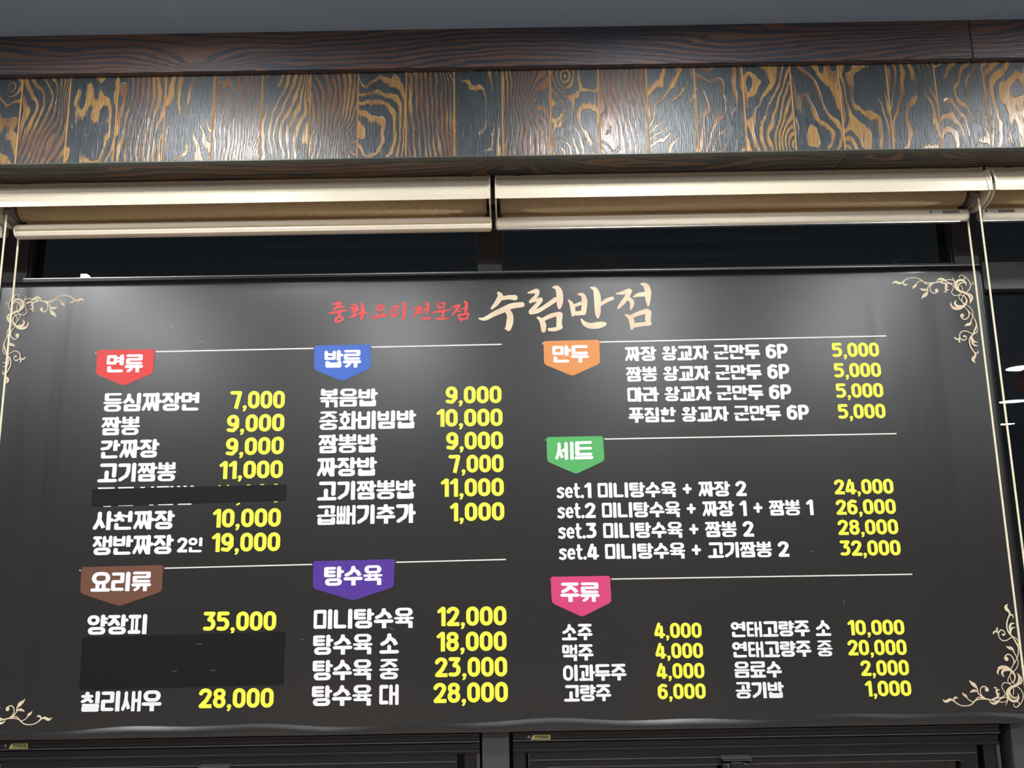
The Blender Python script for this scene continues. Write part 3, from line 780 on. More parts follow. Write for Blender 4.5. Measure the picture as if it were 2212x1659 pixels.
TABS = [  # colour, words, corners TL TR RB tip LB, text box, line end
    ('red', '면류', (210.5, 756), (334, 754.5), (331, 806), (267, 833.4), (207, 808), (228.8, 308.3, 804.7, 803.6, 38.5), (207, 764)),
    ('blue', '밥류', (679.8, 746.3), (800, 744), (801.2, 795.6), (739.3, 823), (678, 798.3), (700.4, 780, 794.4, 793.3, 37.8), None),
    ('orange', '만두', (1174, 736.9), (1294.2, 733.8), (1296.3, 785), (1236.8, 812), (1175.4, 787), (1193.8, 1272.7, 783.4, 782.4, 37), (1171, 742)),
    ('green', '세트', (1180.5, 944.3), (1302.4, 941.8), (1305.9, 995), (1244.6, 1023.8), (1182, 997), (1199.5, 1282.3, 993.6, 991.4, 39), (1177, 950.5)),
    ('brown', '요리류', (176.6, 1225), (352.3, 1220.6), (350, 1277.6), (258, 1309.6), (172.7, 1281.5), (194.7, 325.8, 1278, 1276.4, 42), (172.5, 1232)),
    ('purple', '탕수육', (676.8, 1212.2), (852.5, 1207.7), (850.4, 1268), (763, 1297.2), (675.6, 1271), (699.4, 826, 1265.8, 1262.5, 42), None),
    ('pink', '주류', (1189.6, 1246), (1317.7, 1243.8), (1320.8, 1300.7), (1257.3, 1332.5), (1191.9, 1302.4), (1210.7, 1295.8, 1300, 1299.3, 41.5), (1186.8, 1252.6))]
def roundpoly(pts, rads):
    out = []; n_ = len(pts)
    for i in range(n_):
        p = Vector(pts[i]); a = (Vector(pts[i - 1]) - p); b = (Vector(pts[(i + 1) % n_]) - p)
        r = rads[i]; pa, pb = p + a.normalized() * r, p + b.normalized() * r
        for k in range(6):
            t_ = k / 5; out.append(tuple((1 - t_) ** 2 * pa + 2 * t_ * (1 - t_) * p + t_ ** 2 * pb))
    return out
for colr, words, TL, TR, RB, TP, LB, tx, fold in TABS:
    h = 8
    fl = [(TL[0] + 3, TL[1]), (TL[0] - 4, TL[1] + h), (TL[0] + 3, TL[1] + h)]; fr = [(TR[0] - 3, TR[1]), (TR[0] + 4.5, TR[1] + h), (TR[0] - 3, TR[1] + h)]
    body = roundpoly([TL, TR, RB, TP, LB], [5, 5, 7, 6, 7])
    Yt = -.0009
    tab = onboard(flat_obj('heading_tab', [(at(*p, Yt).x, Yt, at(*p, Yt).z) for p in body], [tuple(range(len(body)))], M[colr], None))
    for q in (fl, fr):
        f_ = flat_obj('folded_corner', [(at(*p, -.0006).x, -.0006, at(*p, -.0006).z) for p in q], [(0, 1, 2)], M[colr + '_d'], None)
        f_.parent = tab
    o = put_text('heading_lettering', words, *tx, W_, None, Y=-.0013); o.parent = tab
for x0, y0, x1, y1 in ((206, 762.5, 1083.6, 743.8), (1171, 741.5, 1914, 725.6), (1177, 950.8, 1936.5, 936.7), (171.5, 1232.2, 1093, 1208.5), (1187, 1253, 1971, 1240.5)):
    out = []; hw = 1.35
    for x, y in ((x0, y0 + hw), (x1, y1 + hw), (x1, y1 - hw), (x0, y0 - hw)):
        p = at(x, y, -.0004); out.append((p.x, -.0004, p.z))
    onboard(flat_obj('divider_line', out, [(0, 1, 2, 3)], M['line'], None))

# brush lettering -------------------------------------------------
def traced(name, strokes, ox, oy, sc, m_, Y=-.0008, n_=5, xf=None):
    P = []
    for s_ in strokes: P += var_stroke(s_, n_)
    v, f = union(P, 1e-3)
    if xf is None:
        q = [at(ox + x / sc, oy + y / sc, Y) for x, y in v]
        out = [(p.x, Y, p.z) for p in q]
    else: out = [xf(ox + x / sc, oy + y / sc) for x, y in v]
    return onboard(flat_obj(name, out, f, m_, None))
GOLD = [
    [[(350, 225, 30), (375, 262, 62), (345, 320, 58), (310, 365, 45), (275, 400, 28)], [(385, 288, 45), (470, 275, 50), (540, 279, 62)],
     [(128, 515, 14), (195, 520, 42), (300, 465, 56), (400, 420, 64), (500, 375, 64), (620, 358, 60)], [(450, 425, 60), (483, 480, 70), (480, 560, 78), (465, 622, 68)], [(432, 628, 20), (465, 640, 40)]],
    [[(690, 224, 18), (745, 212, 42), (792, 204, 50), (785, 255, 44), (745, 295, 40), (715, 327, 34)], [(712, 322, 30), (775, 312, 32), (832, 300, 48), (800, 350, 48), (750, 405, 52), (722, 442, 58)],
     [(722, 442, 58), (800, 430, 48), (900, 370, 48), (1000, 300, 55)], [(975, 162, 22), (1015, 165, 50), (1045, 220, 74), (1050, 320, 74), (1046, 370, 55), (1045, 402, 22)],
     [(798, 505, 24), (838, 535, 52), (862, 590, 66), (864, 650, 52)], [(865, 525, 42), (950, 485, 50), (1040, 462, 45)], [(1048, 475, 72), (1042, 560, 62), (1046, 610, 72)], [(928, 642, 36), (1000, 638, 46), (1065, 615, 36)]],
    [[(1150, 310, 20), (1182, 350, 46), (1200, 420, 56), (1198, 480, 30)], [(1262, 240, 22), (1308, 248, 46), (1330, 310, 62), (1326, 400, 62), (1318, 450, 60)],
     [(1210, 372, 34), (1270, 350, 38), (1320, 330, 36)], [(1212, 460, 44), (1270, 455, 50), (1320, 450, 50)], [(1405, 165, 22), (1450, 185, 50), (1475, 260, 78), (1480, 380, 72), (1482, 460, 60), (1483, 508, 18)],
     [(1505, 362, 34), (1580, 312, 46), (1648, 286, 40)], [(1295, 525, 20), (1330, 572, 50), (1400, 600, 66), (1500, 590, 74), (1560, 578, 46)]],
    [[(1690, 235, 14), (1760, 225, 40), (1830, 202, 50), (1850, 205, 46)], [(1842, 212, 52), (1800, 290, 52), (1760, 342, 48), (1715, 395, 26)], [(1835, 290, 46), (1872, 335, 52), (1858, 408, 24)],
     [(1890, 268, 16), (1950, 246, 46), (2025, 240, 54)], [(1978, 122, 24), (2028, 142, 58), (2050, 200, 74), (2053, 290, 62), (2056, 368, 24)],
     [(1798, 475, 20), (1848, 505, 52), (1870, 560, 60), (1870, 632, 32)], [(1870, 490, 40), (1960, 455, 50), (2042, 432, 56)], [(2058, 448, 68), (2052, 520, 66), (2062, 570, 50)], [(1880, 597, 50), (1980, 582, 46), (2072, 575, 44)]]]
for ch in GOLD: traced('title_lettering', ch, 1010, 590, 5.267, M['gold'])
RED = [
    [[(168, 166, 14), (220, 160, 30), (278, 146, 34), (245, 190, 34), (192, 238, 24)], [(240, 208, 20), (300, 200, 30), (330, 206, 14)], [(118, 286, 14), (200, 275, 32), (300, 255, 30), (365, 246, 20)], [(265, 262, 42), (262, 325, 36)],
     [(262, 330, 30), (218, 362, 32), (215, 395, 26), (245, 398, 26), (298, 375, 30), (312, 345, 26), (265, 330, 26)]],
    [[(425, 170, 20), (465, 174, 26), (502, 194, 20)], [(400, 208, 12), (450, 216, 26), (508, 208, 22)], [(505, 218, 26), (442, 240, 28), (455, 265, 24), (505, 243, 30), (508, 215, 22)], [(468, 262, 24), (458, 318, 34)],
     [(400, 336, 22), (450, 328, 32), (540, 286, 26), (612, 268, 26)], [(562, 150, 28), (575, 220, 48), (572, 300, 46), (554, 370, 30)], [(595, 266, 22), (655, 296, 18)]],
    [[(790, 180, 30), (765, 235, 30), (792, 246, 26), (850, 215, 32), (842, 188, 30), (790, 178, 28)], [(755, 292, 20), (778, 318, 36)], [(862, 262, 14), (852, 290, 24), (815, 320, 30)], [(685, 346, 20), (760, 338, 32), (860, 318, 30), (932, 322, 12)]],
    [[(965, 196, 12), (1010, 196, 30), (1045, 196, 28), (1015, 235, 28), (955, 248, 22)], [(952, 240, 14), (965, 290, 34), (1000, 328, 30), (1082, 255, 14)], [(1102, 145, 22), (1128, 172, 40), (1128, 270, 38), (1112, 360, 34)]],
    [[(1245, 222, 12), (1300, 210, 30), (1345, 204, 32), (1300, 258, 34), (1252, 330, 18)], [(1290, 264, 24), (1352, 292, 26)], [(1345, 252, 20), (1410, 235, 26)], [(1412, 145, 22), (1438, 165, 40), (1436, 245, 40), (1422, 300, 20)], [(1350, 342, 18), (1390, 362, 34), (1475, 345, 28)]],
    [[(1560, 150, 22), (1588, 215, 30)], [(1612, 158, 18), (1662, 150, 28), (1642, 205, 28)], [(1585, 214, 26), (1655, 208, 26)], [(1503, 275, 18), (1600, 262, 32), (1738, 240, 16)], [(1645, 260, 36), (1637, 332, 32)], [(1545, 346, 20), (1600, 364, 30), (1722, 348, 18)]],
    [[(1755, 205, 12), (1810, 195, 30), (1860, 182, 30), (1820, 235, 32), (1768, 308, 22)], [(1810, 245, 24), (1870, 264, 20)], [(1872, 236, 14), (1940, 214, 26)], [(1922, 130, 22), (1950, 155, 42), (1948, 240, 38), (1932, 272, 20)],
     [(1840, 305, 22), (1870, 360, 30), (1885, 385, 22)], [(1862, 312, 24), (1962, 290, 30), (1975, 312, 26), (1952, 352, 28)], [(1885, 362, 24), (1962, 356, 24)]]]
for ch in RED: traced('subtitle_lettering', ch, 690, 630, 6.144, M['redtxt'])

# corner scrolls (drawn once, mirrored into the other corners) ----
A_ = [
    [(400, 300, 30), (470, 240, 22), (560, 205, 20), (650, 200, 20), (740, 215, 20), (820, 262, 22), (890, 320, 20), (950, 345, 18), (1050, 318, 12)],
    [(182, 330, 10), (215, 295, 40), (270, 298, 52), (330, 322, 44), (390, 308, 28), (430, 280, 20)], [(405, 310, 20), (430, 345, 36), (470, 356, 30), (508, 338, 6)],
    [(690, 335, 18), (740, 290, 18), (800, 270, 16), (850, 285, 18), (910, 303, 18), (1000, 313, 22), (1100, 306, 24), (1200, 285, 24), (1300, 260, 22), (1400, 243, 16), (1480, 250, 16), (1528, 285, 18), (1500, 325, 14), (1430, 318, 22), (1360, 290, 22), (1300, 245, 40), (1225, 222, 44), (1160, 250, 22), (1147, 288, 8)],
    [(615, 440, 10), (640, 400, 42), (675, 375, 52), (700, 345, 14)],
    [(1080, 310, 16), (1010, 345, 22), (950, 410, 24), (942, 450, 28), (948, 500, 24)], [(812, 658, 10), (850, 605, 52), (900, 565, 78), (940, 510, 30)], [(778, 436, 12), (830, 458, 42), (880, 465, 50), (935, 455, 24)],
    [(1090, 310, 14), (1020, 360, 20), (995, 430, 20), (1020, 500, 20), (1080, 535, 22), (1145, 515, 22), (1170, 480, 24)], [(1138, 475, 76), (1142, 476, 76)],
    [(1200, 290, 22), (1260, 310, 30), (1330, 330, 36), (1345, 375, 48), (1332, 430, 35), (1345, 480, 28), (1330, 508, 25), (1288, 498, 6)], [(1350, 340, 30), (1370, 388, 22), (1392, 412, 5)], [(1332, 430, 24), (1370, 460, 24), (1416, 467, 5)],
    [(1360, 320, 16), (1440, 335, 16), (1500, 380, 16), (1490, 450, 16), (1465, 510, 16), (1500, 570, 18), (1570, 588, 18), (1640, 560, 16), (1690, 500, 16), (1695, 430, 16), (1665, 362, 12)],
    [(1470, 185, 8), (1502, 235, 18), (1530, 280, 22)],
    [(1772, 388, 6), (1768, 315, 36), (1710, 262, 46), (1640, 252, 46), (1570, 300, 60), (1552, 380, 70), (1590, 450, 62), (1670, 503, 46), (1760, 528, 44), (1830, 580, 44), (1868, 650, 40), (1876, 700, 36), (1848, 762, 6)],
    [(1830, 545, 25), (1890, 580, 36), (1914, 650, 36), (1885, 715, 22), (1848, 760, 6)], [(1740, 330, 8), (1680, 310, 30), (1625, 345, 34), (1608, 410, 24), (1638, 478, 14)],
    [(1642, 208, 12), (1630, 165, 16), (1680, 145, 18), (1740, 175, 20), (1752, 215, 18), (1720, 240, 18)],
    [(1720, 160, 14), (1800, 220, 16), (1855, 300, 18), (1875, 380, 18), (1850, 450, 18), (1790, 520, 18), (1720, 590, 16), (1690, 650, 16), (1690, 710, 18), (1720, 770, 14)],
    [(1870, 325, 8), (1910, 346, 12), (1935, 325, 14), (1920, 293, 12), (1902, 302, 8)],
    [(1620, 600, 14), (1650, 575, 14), (1720, 590, 18), (1770, 640, 24), (1792, 700, 34), (1772, 760, 44), (1710, 825, 54), (1640, 862, 66), (1550, 880, 40), (1458, 858, 8)], [(1568, 688, 6), (1535, 740, 42), (1560, 800, 50), (1630, 825, 56), (1720, 815, 40)],
    [(1455, 732, 6), (1445, 780, 36), (1490, 838, 36), (1570, 865, 40)], [(1620, 600, 14), (1632, 650, 16), (1680, 710, 16), (1742, 765, 14)]]
B_ = [
    [(600, 190, 14), (680, 250, 16), (730, 330, 18), (745, 400, 18), (720, 500, 18), (688, 580, 25)], [(558, 668, 10), (610, 638, 55), (668, 622, 62), (705, 570, 16)],
    [(555, 240, 16), (620, 310, 18), (690, 380, 16), (750, 460, 18), (800, 560, 24), (820, 650, 34), (790, 740, 34), (750, 840, 28), (690, 920, 32), (665, 1010, 30), (690, 1120, 30), (740, 1210, 26), (790, 1275, 36), (795, 1335, 50), (748, 1395, 76), (752, 1440, 58), (800, 1492, 6)],
    [(790, 1268, 24), (840, 1275, 30), (862, 1245, 26), (835, 1198, 5)], [(830, 660, 14), (845, 740, 16), (820, 810, 20), (760, 840, 20), (700, 830, 18), (620, 790, 20), (540, 775, 22), (470, 810, 22), (445, 880, 22), (470, 950, 22), (530, 985, 24), (585, 960, 22), (595, 910, 20), (560, 882, 24)],
    [(545, 895, 44), (548, 896, 44)], [(450, 920, 20), (400, 965, 28), (350, 940, 32), (332, 912, 14)], [(440, 950, 24), (435, 1000, 38), (460, 1032, 14)], [(715, 900, 25), (740, 980, 40), (790, 1020, 30), (858, 1024, 5)],
    [(715, 930, 25), (730, 1030, 42), (780, 1098, 36), (864, 1108, 6)], [(560, 245, 14), (620, 310, 18), (655, 380, 26), (640, 460, 26), (580, 512, 24), (510, 500, 22), (465, 445, 20)], [(500, 430, 88), (503, 431, 88)]]
PXY = [[(1910 + x / 10.055, 580 + y / 10.055, w_ / 10.1) for x, y, w_ in s_] for s_ in A_] + [[(2030 + x / 10.37, 640 + y / 10.37, w_ / 10.37) for x, y, w_ in s_] for s_ in B_]
P = []
for s_ in PXY: P += var_stroke([(x * 8, y * 8, w_ * 8) for x, y, w_ in s_], 5)
ov, of = union(P, 2e-3)
ow = [at(x / 8, y / 8, -.0008) for x, y in ov]
ow = [(p.x, p.z) for p in ow]
A0, B0 = at(1927.5, 613, -.0008), at(2107, 783.7, -.0008)
def ornament(Ax, Az, sx, sz, kx=1.0, kz=1.0):
    out = [(Ax + (x - A0.x) * sx * kx, -.0008, Az + (z - A0.z) * sz * kz) for x, z in ow]
    return onboard(flat_obj('corner_scroll', out, of, M['gold'], None))
ornament(A0.x, A0.z, 1, 1)
a = at(182, 650, -.0008); b = at(12, 829, -.0008); ornament(a.x, a.z, -1, 1, (a.x - b.x) / (B0.x - A0.x), (a.z - b.z) / (A0.z - B0.z))
a = at(2036, 1510.6, -.0008); b = at(2176.3, 1304.7, -.0008); kx = (b.x - a.x) / (B0.x - A0.x); kz = (b.z - a.z) / (A0.z - B0.z); ornament(a.x, a.z, 1, -1, kx, kz)
a = at(112.5, 1549.4, -.0008); ornament(a.x, a.z, -1, -1, kx, kz)

# black film strips over two lines, with slivers of the hidden print
def sheet(name, corners, y0, y1, m_):
    q = [at(*c, y0) for c in corners]; bm = bmesh.new()
    f0 = [bm.verts.new((p.x, y0, p.z)) for p in q]; f1 = [bm.verts.new((p.x, y1, p.z)) for p in q]
    bm.faces.new(f0); bm.faces.new(f1[::-1])
    for i in range(4): bm.faces.new((f0[i], f1[i], f1[(i + 1) % 4], f0[(i + 1) % 4]))
    bmesh.ops.recalc_face_normals(bm, faces=bm.faces)
    return onboard(obj(name, bm, m_))
sheet('cover_strip', [(199.5, 1056.7), (618, 1046.4), (618, 1080.7), (197, 1093.8)], -.0016, -.0011, M['strip'])
sheet('cover_strip', [(178, 1377.4), (615, 1364.4), (611.5, 1478), (171, 1490.4)], -.0016, -.0011, M['strip'])
def slivers(lst, m_):
    for x0, y0, x1, y1, h_ in lst:
        v, f = union(pen_stroke([(x0, y0), (x1, y1)], 2.0, h_), 1e-3)
        onboard(flat_obj('hidden_print', [(at(x, y, -.0008).x, -.0008, at(x, y, -.0008).z) for x, y in v], f, m_, None))
z_ = lambda x, y: (180 + x / 4.366, 720 + y / 4.366)
def sl(x0, x1, y, h_): a = z_(x0, y); b = z_(x1, y); return (a[0], a[1], b[0], b[1] - (x1 - x0) / 4.366 * .015, h_)
slivers([sl(142, 292, 1461, 3.2), sl(332, 473, 1457, 3.2), sl(540, 577, 1454, 2.6), sl(643, 662, 1451, 3.2), sl(698, 805, 1449, 3.2), sl(824, 848, 1448, 3.2), sl(888, 912, 1446, 3.2), sl(948, 972, 1445, 3.2), sl(1013, 1037, 1444, 3.2),
         sl(192, 256, 1632, 2.2), sl(330, 465, 1624, 2.6), sl(624, 658, 1619, 2.0), sl(708, 843, 1616, 2.6), sl(895, 1015, 1612, 2.8)], M['white'])
slivers([sl(1278, 1292, 1438, 2.6), sl(1358, 1372, 1436, 2.6), sl(1545, 1572, 1431, 2.4), sl(1672, 1702, 1428, 2.4), sl(1804, 1828, 1425, 2.4), (180 + 1447 / 4.366, 720 + 1617 / 4.366, 180 + 1474 / 4.366, 720 + 1604 / 4.366, 3.6), sl(1802, 1828, 1590, 2.0)], M['yellow'])
# stray paper-thin scratches of white on the vinyl
for x0, y0, x1, y1 in ((429, 736, 438, 739), (590, 662, 594, 664), (370, 704, 375, 710), (651, 1380, 658, 1384), (841, 1355, 852, 1361), (1751, 1191, 1760, 1192.5), (1822, 1297, 1824, 1304), (424, 1391, 436, 1391), (454, 1448.5, 466, 1448), (372, 1450, 382, 1449)):
    P = pen_stroke([(x0, y0), (x1, y1)], 1.1, 1.1); v, f = union(P, 1e-3)
    onboard(flat_obj('scratch', [(at(x, y, -.0018).x, -.0018, at(x, y, -.0018).z) for x, y in v], f, M['st_gry'], None))

# ================================================================== ROLLER BLINDS
RC = (-.148, 2.378)      # roll centre (y, z)
def cord_mesh(z0, z1, r=.0027, pitch=.0032):
    bm = bmesh.new(); n_ = int((z0 - z1) / pitch * 2); pr = []
    for k in range(n_ + 1): pr.append((r * (1.0 if k % 2 else .80), z0 - (z0 - z1) * k / n_))
    lathe(bm, pr, (0, 0, 0), 'Z', 8); return bm
def blind(x0, x1, side, label, groove, stickers=False):
    """side: -1 cord at the left end, 1 at the right end"""
    b = empty('roller_blind', ((x0 + x1) / 2, RC[0], RC[1]), label, 'roller blind', None)
    inv = Matrix.Translation((-(x0 + x1) / 2, -RC[0], -RC[1]))
    def part(nm, bm, m_, parent=None, smooth=False):
        o = obj(nm, bm, m_, parent or b, smooth)
        if parent is None: o.matrix_parent_inverse = inv
        return o
    a, c = x0 + .006, x1 - .006
    # head cover: lip, groove, swelling front
    outer = [(-.120, ZS - .002), (-.1965, ZS - .002), (-.1970, 2.4280), (-.1925, 2.4262), (-.1925, 2.4215), (-.1965, 2.4200)]
    outer += [(-.2070, 2.4135), (-.2150, 2.4050), (-.2220, 2.3935), (-.2265, 2.3810), (-.2284, 2.3680), (-.2280, 2.3550)]
    inner = [(-.2258, 2.3550), (-.2262, 2.3680), (-.2243, 2.3805), (-.2200, 2.3920), (-.2133, 2.4030), (-.2050, 2.4110), (-.195, 2.4180), (-.120, 2.4190)]
    bm = bmesh.new(); extrude_x(bm, outer + inner, a, c); part('head_cover', bm, M['cream'])
    for k, xc in enumerate((x0 + .06, x1 - .06)):      # fixing clips at the top lip
        bm = bmesh.new(); lathe(bm, [(.0, -.0012), (.012, -.0012), (.010, .0012), (.0, .0012)], (0, 0, 0), 'Z', 20)
        for v in bm.verts: v.co = Vector((xc + v.co.x, -.1935 + v.co.y * .45, ZS - .0035 + v.co.z))
        part('fixing_clip', bm, M['mech'])
    # end plates: round flanges that carry the roll
    for xe, s_ in ((x0, 1), (x1, -1)):
        pr = [(-.120, ZS - .001), (-.1985, ZS - .001), (-.1990, 2.4200)] + [(-.159 + .0715 * math.cos(math.radians(q)), 2.385 + .058 * math.sin(math.radians(q))) for q in range(150, 331, 12)] + [(-.105, 2.40)]
        bm = bmesh.new(); extrude_x(bm, pr, min(xe, xe + s_ * .0035), max(xe, xe + s_ * .0035))
        part('end_plate', bm, M['cream'])
        bm = bmesh.new(); rim_ = [(y, z) for y, z in outer[1:]]
        pts = [(y - .0022, z) for y, z in rim_] + [(y + .002, z) for y, z in rim_[::-1]]
        extrude_x(bm, pts, min(xe, xe + s_ * .011), max(xe, xe + s_ * .011)); part('cover_cap', bm, M['cream'])
    # fabric roll
    ra, rb = (a + (.030 if side < 0 else .006)), (c - (.030 if side > 0 else .006))
    bm = bmesh.new(); lathe(bm, [(0.002, ra), (.031, ra), (.031, rb), (0.002, rb)], (0, RC[0], RC[1]), 'X', 48)
    o = part('fabric_roll', bm, M['fabric']); 
    for p in o.data.polygons: p.use_smooth = abs(p.normal.x) < .5
    bm = bmesh.new(); box(bm, ra + .004, rb - .004, -.1386, -.1380, 2.333, 2.352); part('fabric_drop', bm, M['fabric'])
    # bottom rail
    pr = []
    for q in range(0, 360, 15):
        y, z = .0125 * math.cos(math.radians(q)), .0165 * math.sin(math.radians(q)); pr.append((-.150 + y, 2.318 + z))
    xa_, xb_ = (x0 + .025 if side < 0 else x0 + .002), (x1 - .028 if side > 0 else x1 - .002)
    bm = bmesh.new()
    if groove:
        up = [(-.1365, 2.337), (-.1520, 2.3362), (-.1575, 2.3310), (-.1590, 2.3215), (-.1500, 2.3205), (-.1500, 2.3160), (-.1598, 2.3145), (-.1600, 2.3120), (-.1560, 2.3040), (-.1480, 2.3005), (-.1365, 2.3005)]
        extrude_x(bm, [(y_ - .005, z_ - .002) for y_, z_ in up], xa_, xb_)
    else:
        extrude_x(bm, pr, xa_, xb_)
    rail = part('bottom_rail', bm, M['creamrail'])
    if not groove:
        for p in rail.data.polygons: p.use_smooth = abs(p.normal.x) < .5
        bm = bmesh.new(); extrude_x(bm, [(-.155, 2.3015), (-.143, 2.3015), (-.143, 2.2990), (-.155, 2.2990)], xa_ + .002, xb_ - .02)
        o = part('rail_seal', bm, M['steel'])
    for xe, s_ in ((xa_, -1), (xb_, 1)):
        bm = bmesh.new(); pr2 = [(y + (y + .150) * .04, z + (z - 2.318) * .04) for y, z in pr]
        extrude_x(bm, pr2, min(xe, xe + s_ * .003), max(xe, xe + s_ * .003)); part('rail_cap', bm, M['mech'] if not groove else M['creamrail'])
    # chain drive and its cord
    if side:
        xw = x1 - .0125 if side > 0 else x0 + .0165
        bm = bmesh.new(); lathe(bm, [(.002, -.012), (.032, -.012), (.034, -.006), (.0335, -.004), (.0335, .004), (.034, .006), (.032, .012), (.002, .012)], (xw, RC[0], RC[1]), 'X', 40)
        dr = part('cord_drive', bm, M['mech'])
        for p in dr.data.polygons: p.use_smooth = abs(p.normal.x) < .6
        bm = bmesh.new()
        for q in (225, 255, 280):
            lathe(bm, [(.0005, 0), (.0042, 0), (.0042, .0022), (.0005, .003)], (xw - side * .013 if side > 0 else xw + .013, RC[0] + .024 * math.cos(math.radians(q)), RC[1] + .024 * math.sin(math.radians(q))), 'X', 12)
        sc_ = obj('drive_stud', bm, M['steel'], dr)
        bm = bmesh.new(); pr3 = [(RC[0] + .040 * math.cos(math.radians(q)), RC[1] + .040 * math.sin(math.radians(q))) for q in range(200, 341, 10)]
        pr3 += [(RC[0] + .037 * math.cos(math.radians(q)), RC[1] + .037 * math.sin(math.radians(q))) for q in range(340, 199, -10)]
        extrude_x(bm, pr3, xw - .009, xw + .009); part('drive_guard', bm, M['mech'])
        for yc, z0 in ((-.1865, 2.352), (-.131, 2.330)):
            o = obj('cord', cord_mesh(z0 - RC[1], .72 - RC[1]), M['cord'], b)
            o.location = (xw - (x0 + x1) / 2, yc - RC[0], 0)
    if stickers:
        pass
    return b, inv
GRP = None
blind(-2.60, -1.3445, 0, 'cream roller blind cut off by the left edge of the photo', False)
blind(-1.3370, -.0475, -1, 'cream roller blind left of the middle gap, cords at its left end, grooved bottom rail', True)
b2, i2 = blind(-.0355, 1.2465, 1, 'cream roller blind right of the middle gap, smooth bottom rail, cords at its right end', False)
b3, i3 = blind(1.2545, 2.53, 0, 'cream roller blind cut off by the right edge of the photo', False)
def rail_label(b, inv, px0, px1, py0, py1, py0r, kind):
    Y = -.1626
    q = [at(px0, py1, Y), at(px1, py1 + (py0r - py0), Y), at(px1, py0r, Y), at(px0, py0, Y)]
    bm = bmesh.new()
    # bend the label round the rail
    rows = 5; vv = []
    for j in range(rows + 1):
        l_ = q[0].lerp(q[3], j / rows); r_ = q[1].lerp(q[2], j / rows)
        def yy(z):
            s_ = max(-1, min(1, (z - 2.318) / .0165)); return -.150 - .0125 * math.sqrt(max(0, 1 - s_ * s_)) - .0005
        vv.append((bm.verts.new((l_.x, yy(l_.z), l_.z)), bm.verts.new((r_.x, yy(r_.z), r_.z))))
    for (a, c), (d, e) in zip(vv, vv[1:]): bm.faces.new((a, c, e, d))
    bmesh.ops.recalc_face_normals(bm, faces=bm.faces)
    for f in bm.faces:
        f.normal_update()
        if f.normal.y > 0: f.normal_flip()
    o = obj('rail_label', bm, M[kind], b); o.matrix_parent_inverse = inv; return o
for b_, inv_, dx, dy in ((b2, i2, 0, 0), (b3, i3, 119.5, -2)):
    o = rail_label(b_, inv_, 2007 + dx, 2035.5 + dx, 454 + dy, 462 + dy, 453.6 + dy, 'st_wht')
    for xa_, xb_, ya, yb, mm in ((2008.5, 2014, 455, 460.4, 'st_grn'), (2016, 2034.5, 455.6, 457, 'st_gry'), (2016, 2034, 458.6, 459.3, 'st_gry')):
        k = rail_label(b_, inv_, xa_ + dx, xb_ + dx, ya + dy, yb + dy, ya + dy - .3, mm)
        for v in k.data.vertices: v.co.y -= .0004
        k.name = 'label_print'
    rail_label(b_, inv_, 2037 + dx, 2073 + dx, 453 + dy, 461 + dy, 452.4 + dy, 'st_gry')

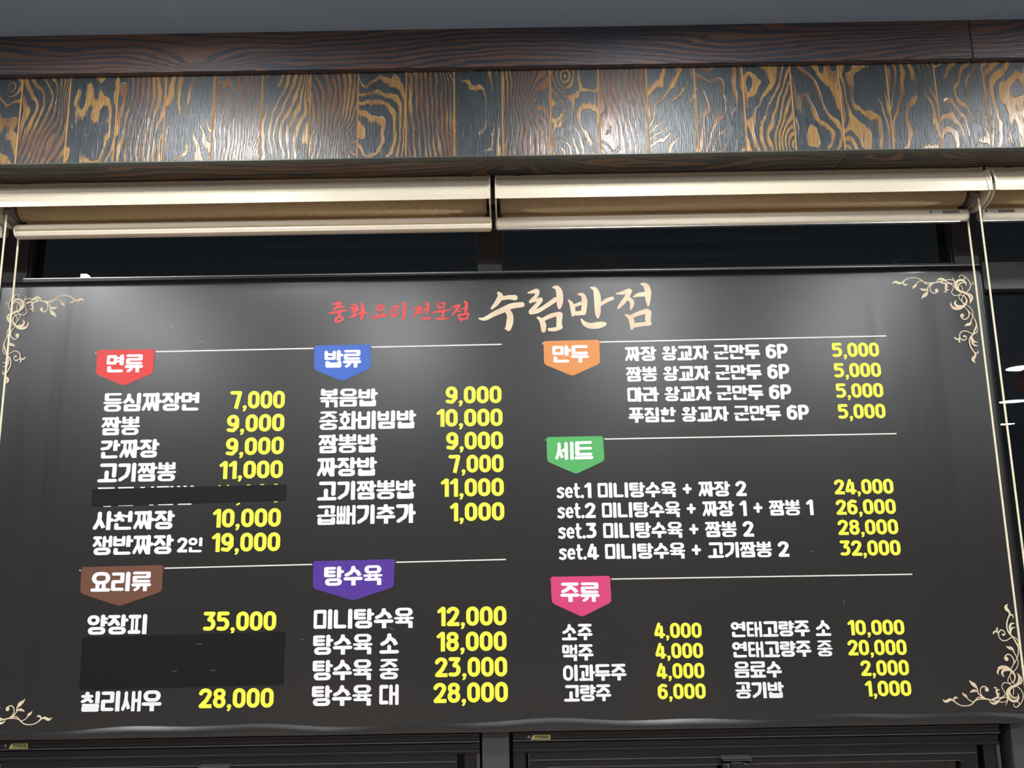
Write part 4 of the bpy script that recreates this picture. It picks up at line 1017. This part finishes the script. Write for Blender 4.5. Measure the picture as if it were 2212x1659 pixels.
# ================================================================== CEILING LAMPS (behind the camera; seen only as reflections, except one added fill row)
def lamp(x, y, r, label):
    o = empty('ceiling_lamp', (x, y, ZC), label, 'ceiling lamp', 'round ceiling lamps of the dining room')
    bm = bmesh.new(); lathe(bm, [(.01, -.0005), (r + .012, -.0005), (r + .012, -.022), (r, -.026), (r, -.020), (.01, -.020)], (0, 0, 0), 'Z', 40); obj('housing', bm, M['lampbody'], o)
    bm = bmesh.new(); lathe(bm, [(.01, -.0205), (r - .001, -.0205), (r - .001, -.0265), (.01, -.0285)], (0, 0, 0), 'Z', 40); obj('diffuser', bm, M['lamp'], o)
    return o
LAMPS = [(-2.05, -1.365, .13), (-.86, -.87, .112), (.39, -.87, .112), (1.64, -.87, .112), (2.95, -.87, .112),
         (-2.2, -2.6, .165), (-.7, -2.6, .165), (.8, -2.6, .165), (2.1, -2.6, .165), (-3.4, -2.6, .13),  # row added and enlarged as fill light for the blind rails and fabric
         (-2.9, -4.6, .13), (-.9, -4.6, .13), (1.1, -4.6, .13), (2.7, -4.6, .13), (4.52, -4.42, .16), (5.79, -6.6, .14), (6.02, -6.45, .12), (7.25, -9.08, .13),
         (-2.0, -7.0, .13), (1.0, -7.0, .13)]
for x, y, r in LAMPS:
    lamp(x, y, r, 'round white ceiling lamp that lights the dining room behind the camera')

# red paper lantern mirrored in the right-hand glass
lt = empty('paper_lantern', (4.271, -3.98, 2.557), 'red paper lantern hanging under the ceiling, seen as a red blur in the right-hand glass', 'lantern')
bm = bmesh.new(); lathe(bm, [(.03, -.10)] + [(.15 * math.cos(math.radians(q)) + .002 * (q % 20 == 0), .115 * math.sin(math.radians(q))) for q in range(-60, 61, 10)] + [(.03, .10)], (0, 0, 0), 'Z', 28); obj('shade', bm, M['lantern'], lt, True)
bm = bmesh.new(); lathe(bm, [(.003, .09), (.003, 0.210)], (0, 0, 0), 'Z', 8); obj('hanging_cord', bm, M['black'], lt)

# ================================================================== OUTSIDE THE GLASS
slab('ground', -12, 14, .4, 14, -.12, -.02, M['darkwall'])
c0 = at(184, 596, 8.0)
sl_ = empty('street_lamp', (c0.x, 8.0, -.02), 'white street lamp glowing outside, just above the upper left edge of the menu board', 'street lamp')
bm = bmesh.new(); box(bm, -.040, .040, -.04, .04, c0.z - .035, c0.z + .036, .004)
obj('lamp_head', bm, M['lampglow'], sl_)
bm = bmesh.new(); q = [(.038, -.055), (.038, .004), (.055, -.002), (.074, -.025), (.080, -.055)]
v0 = [bm.verts.new((x, -.02, c0.z + .02 + z)) for x, z in q]; v1 = [bm.verts.new((x, .02, c0.z + .02 + z)) for x, z in q]
bm.faces.new(v0); bm.faces.new(v1[::-1])
for i in range(5): bm.faces.new((v0[i], v1[i], v1[(i + 1) % 5], v0[(i + 1) % 5]))
bmesh.ops.recalc_face_normals(bm, faces=bm.faces); obj('side_lens', bm, M['lampglow'], sl_)
bm = bmesh.new(); lathe(bm, [(.05, 0), (.04, .3), (.03, c0.z - .02)], (0, .0, 0), 'Z', 16); obj('pole', bm, M['frame'], sl_)
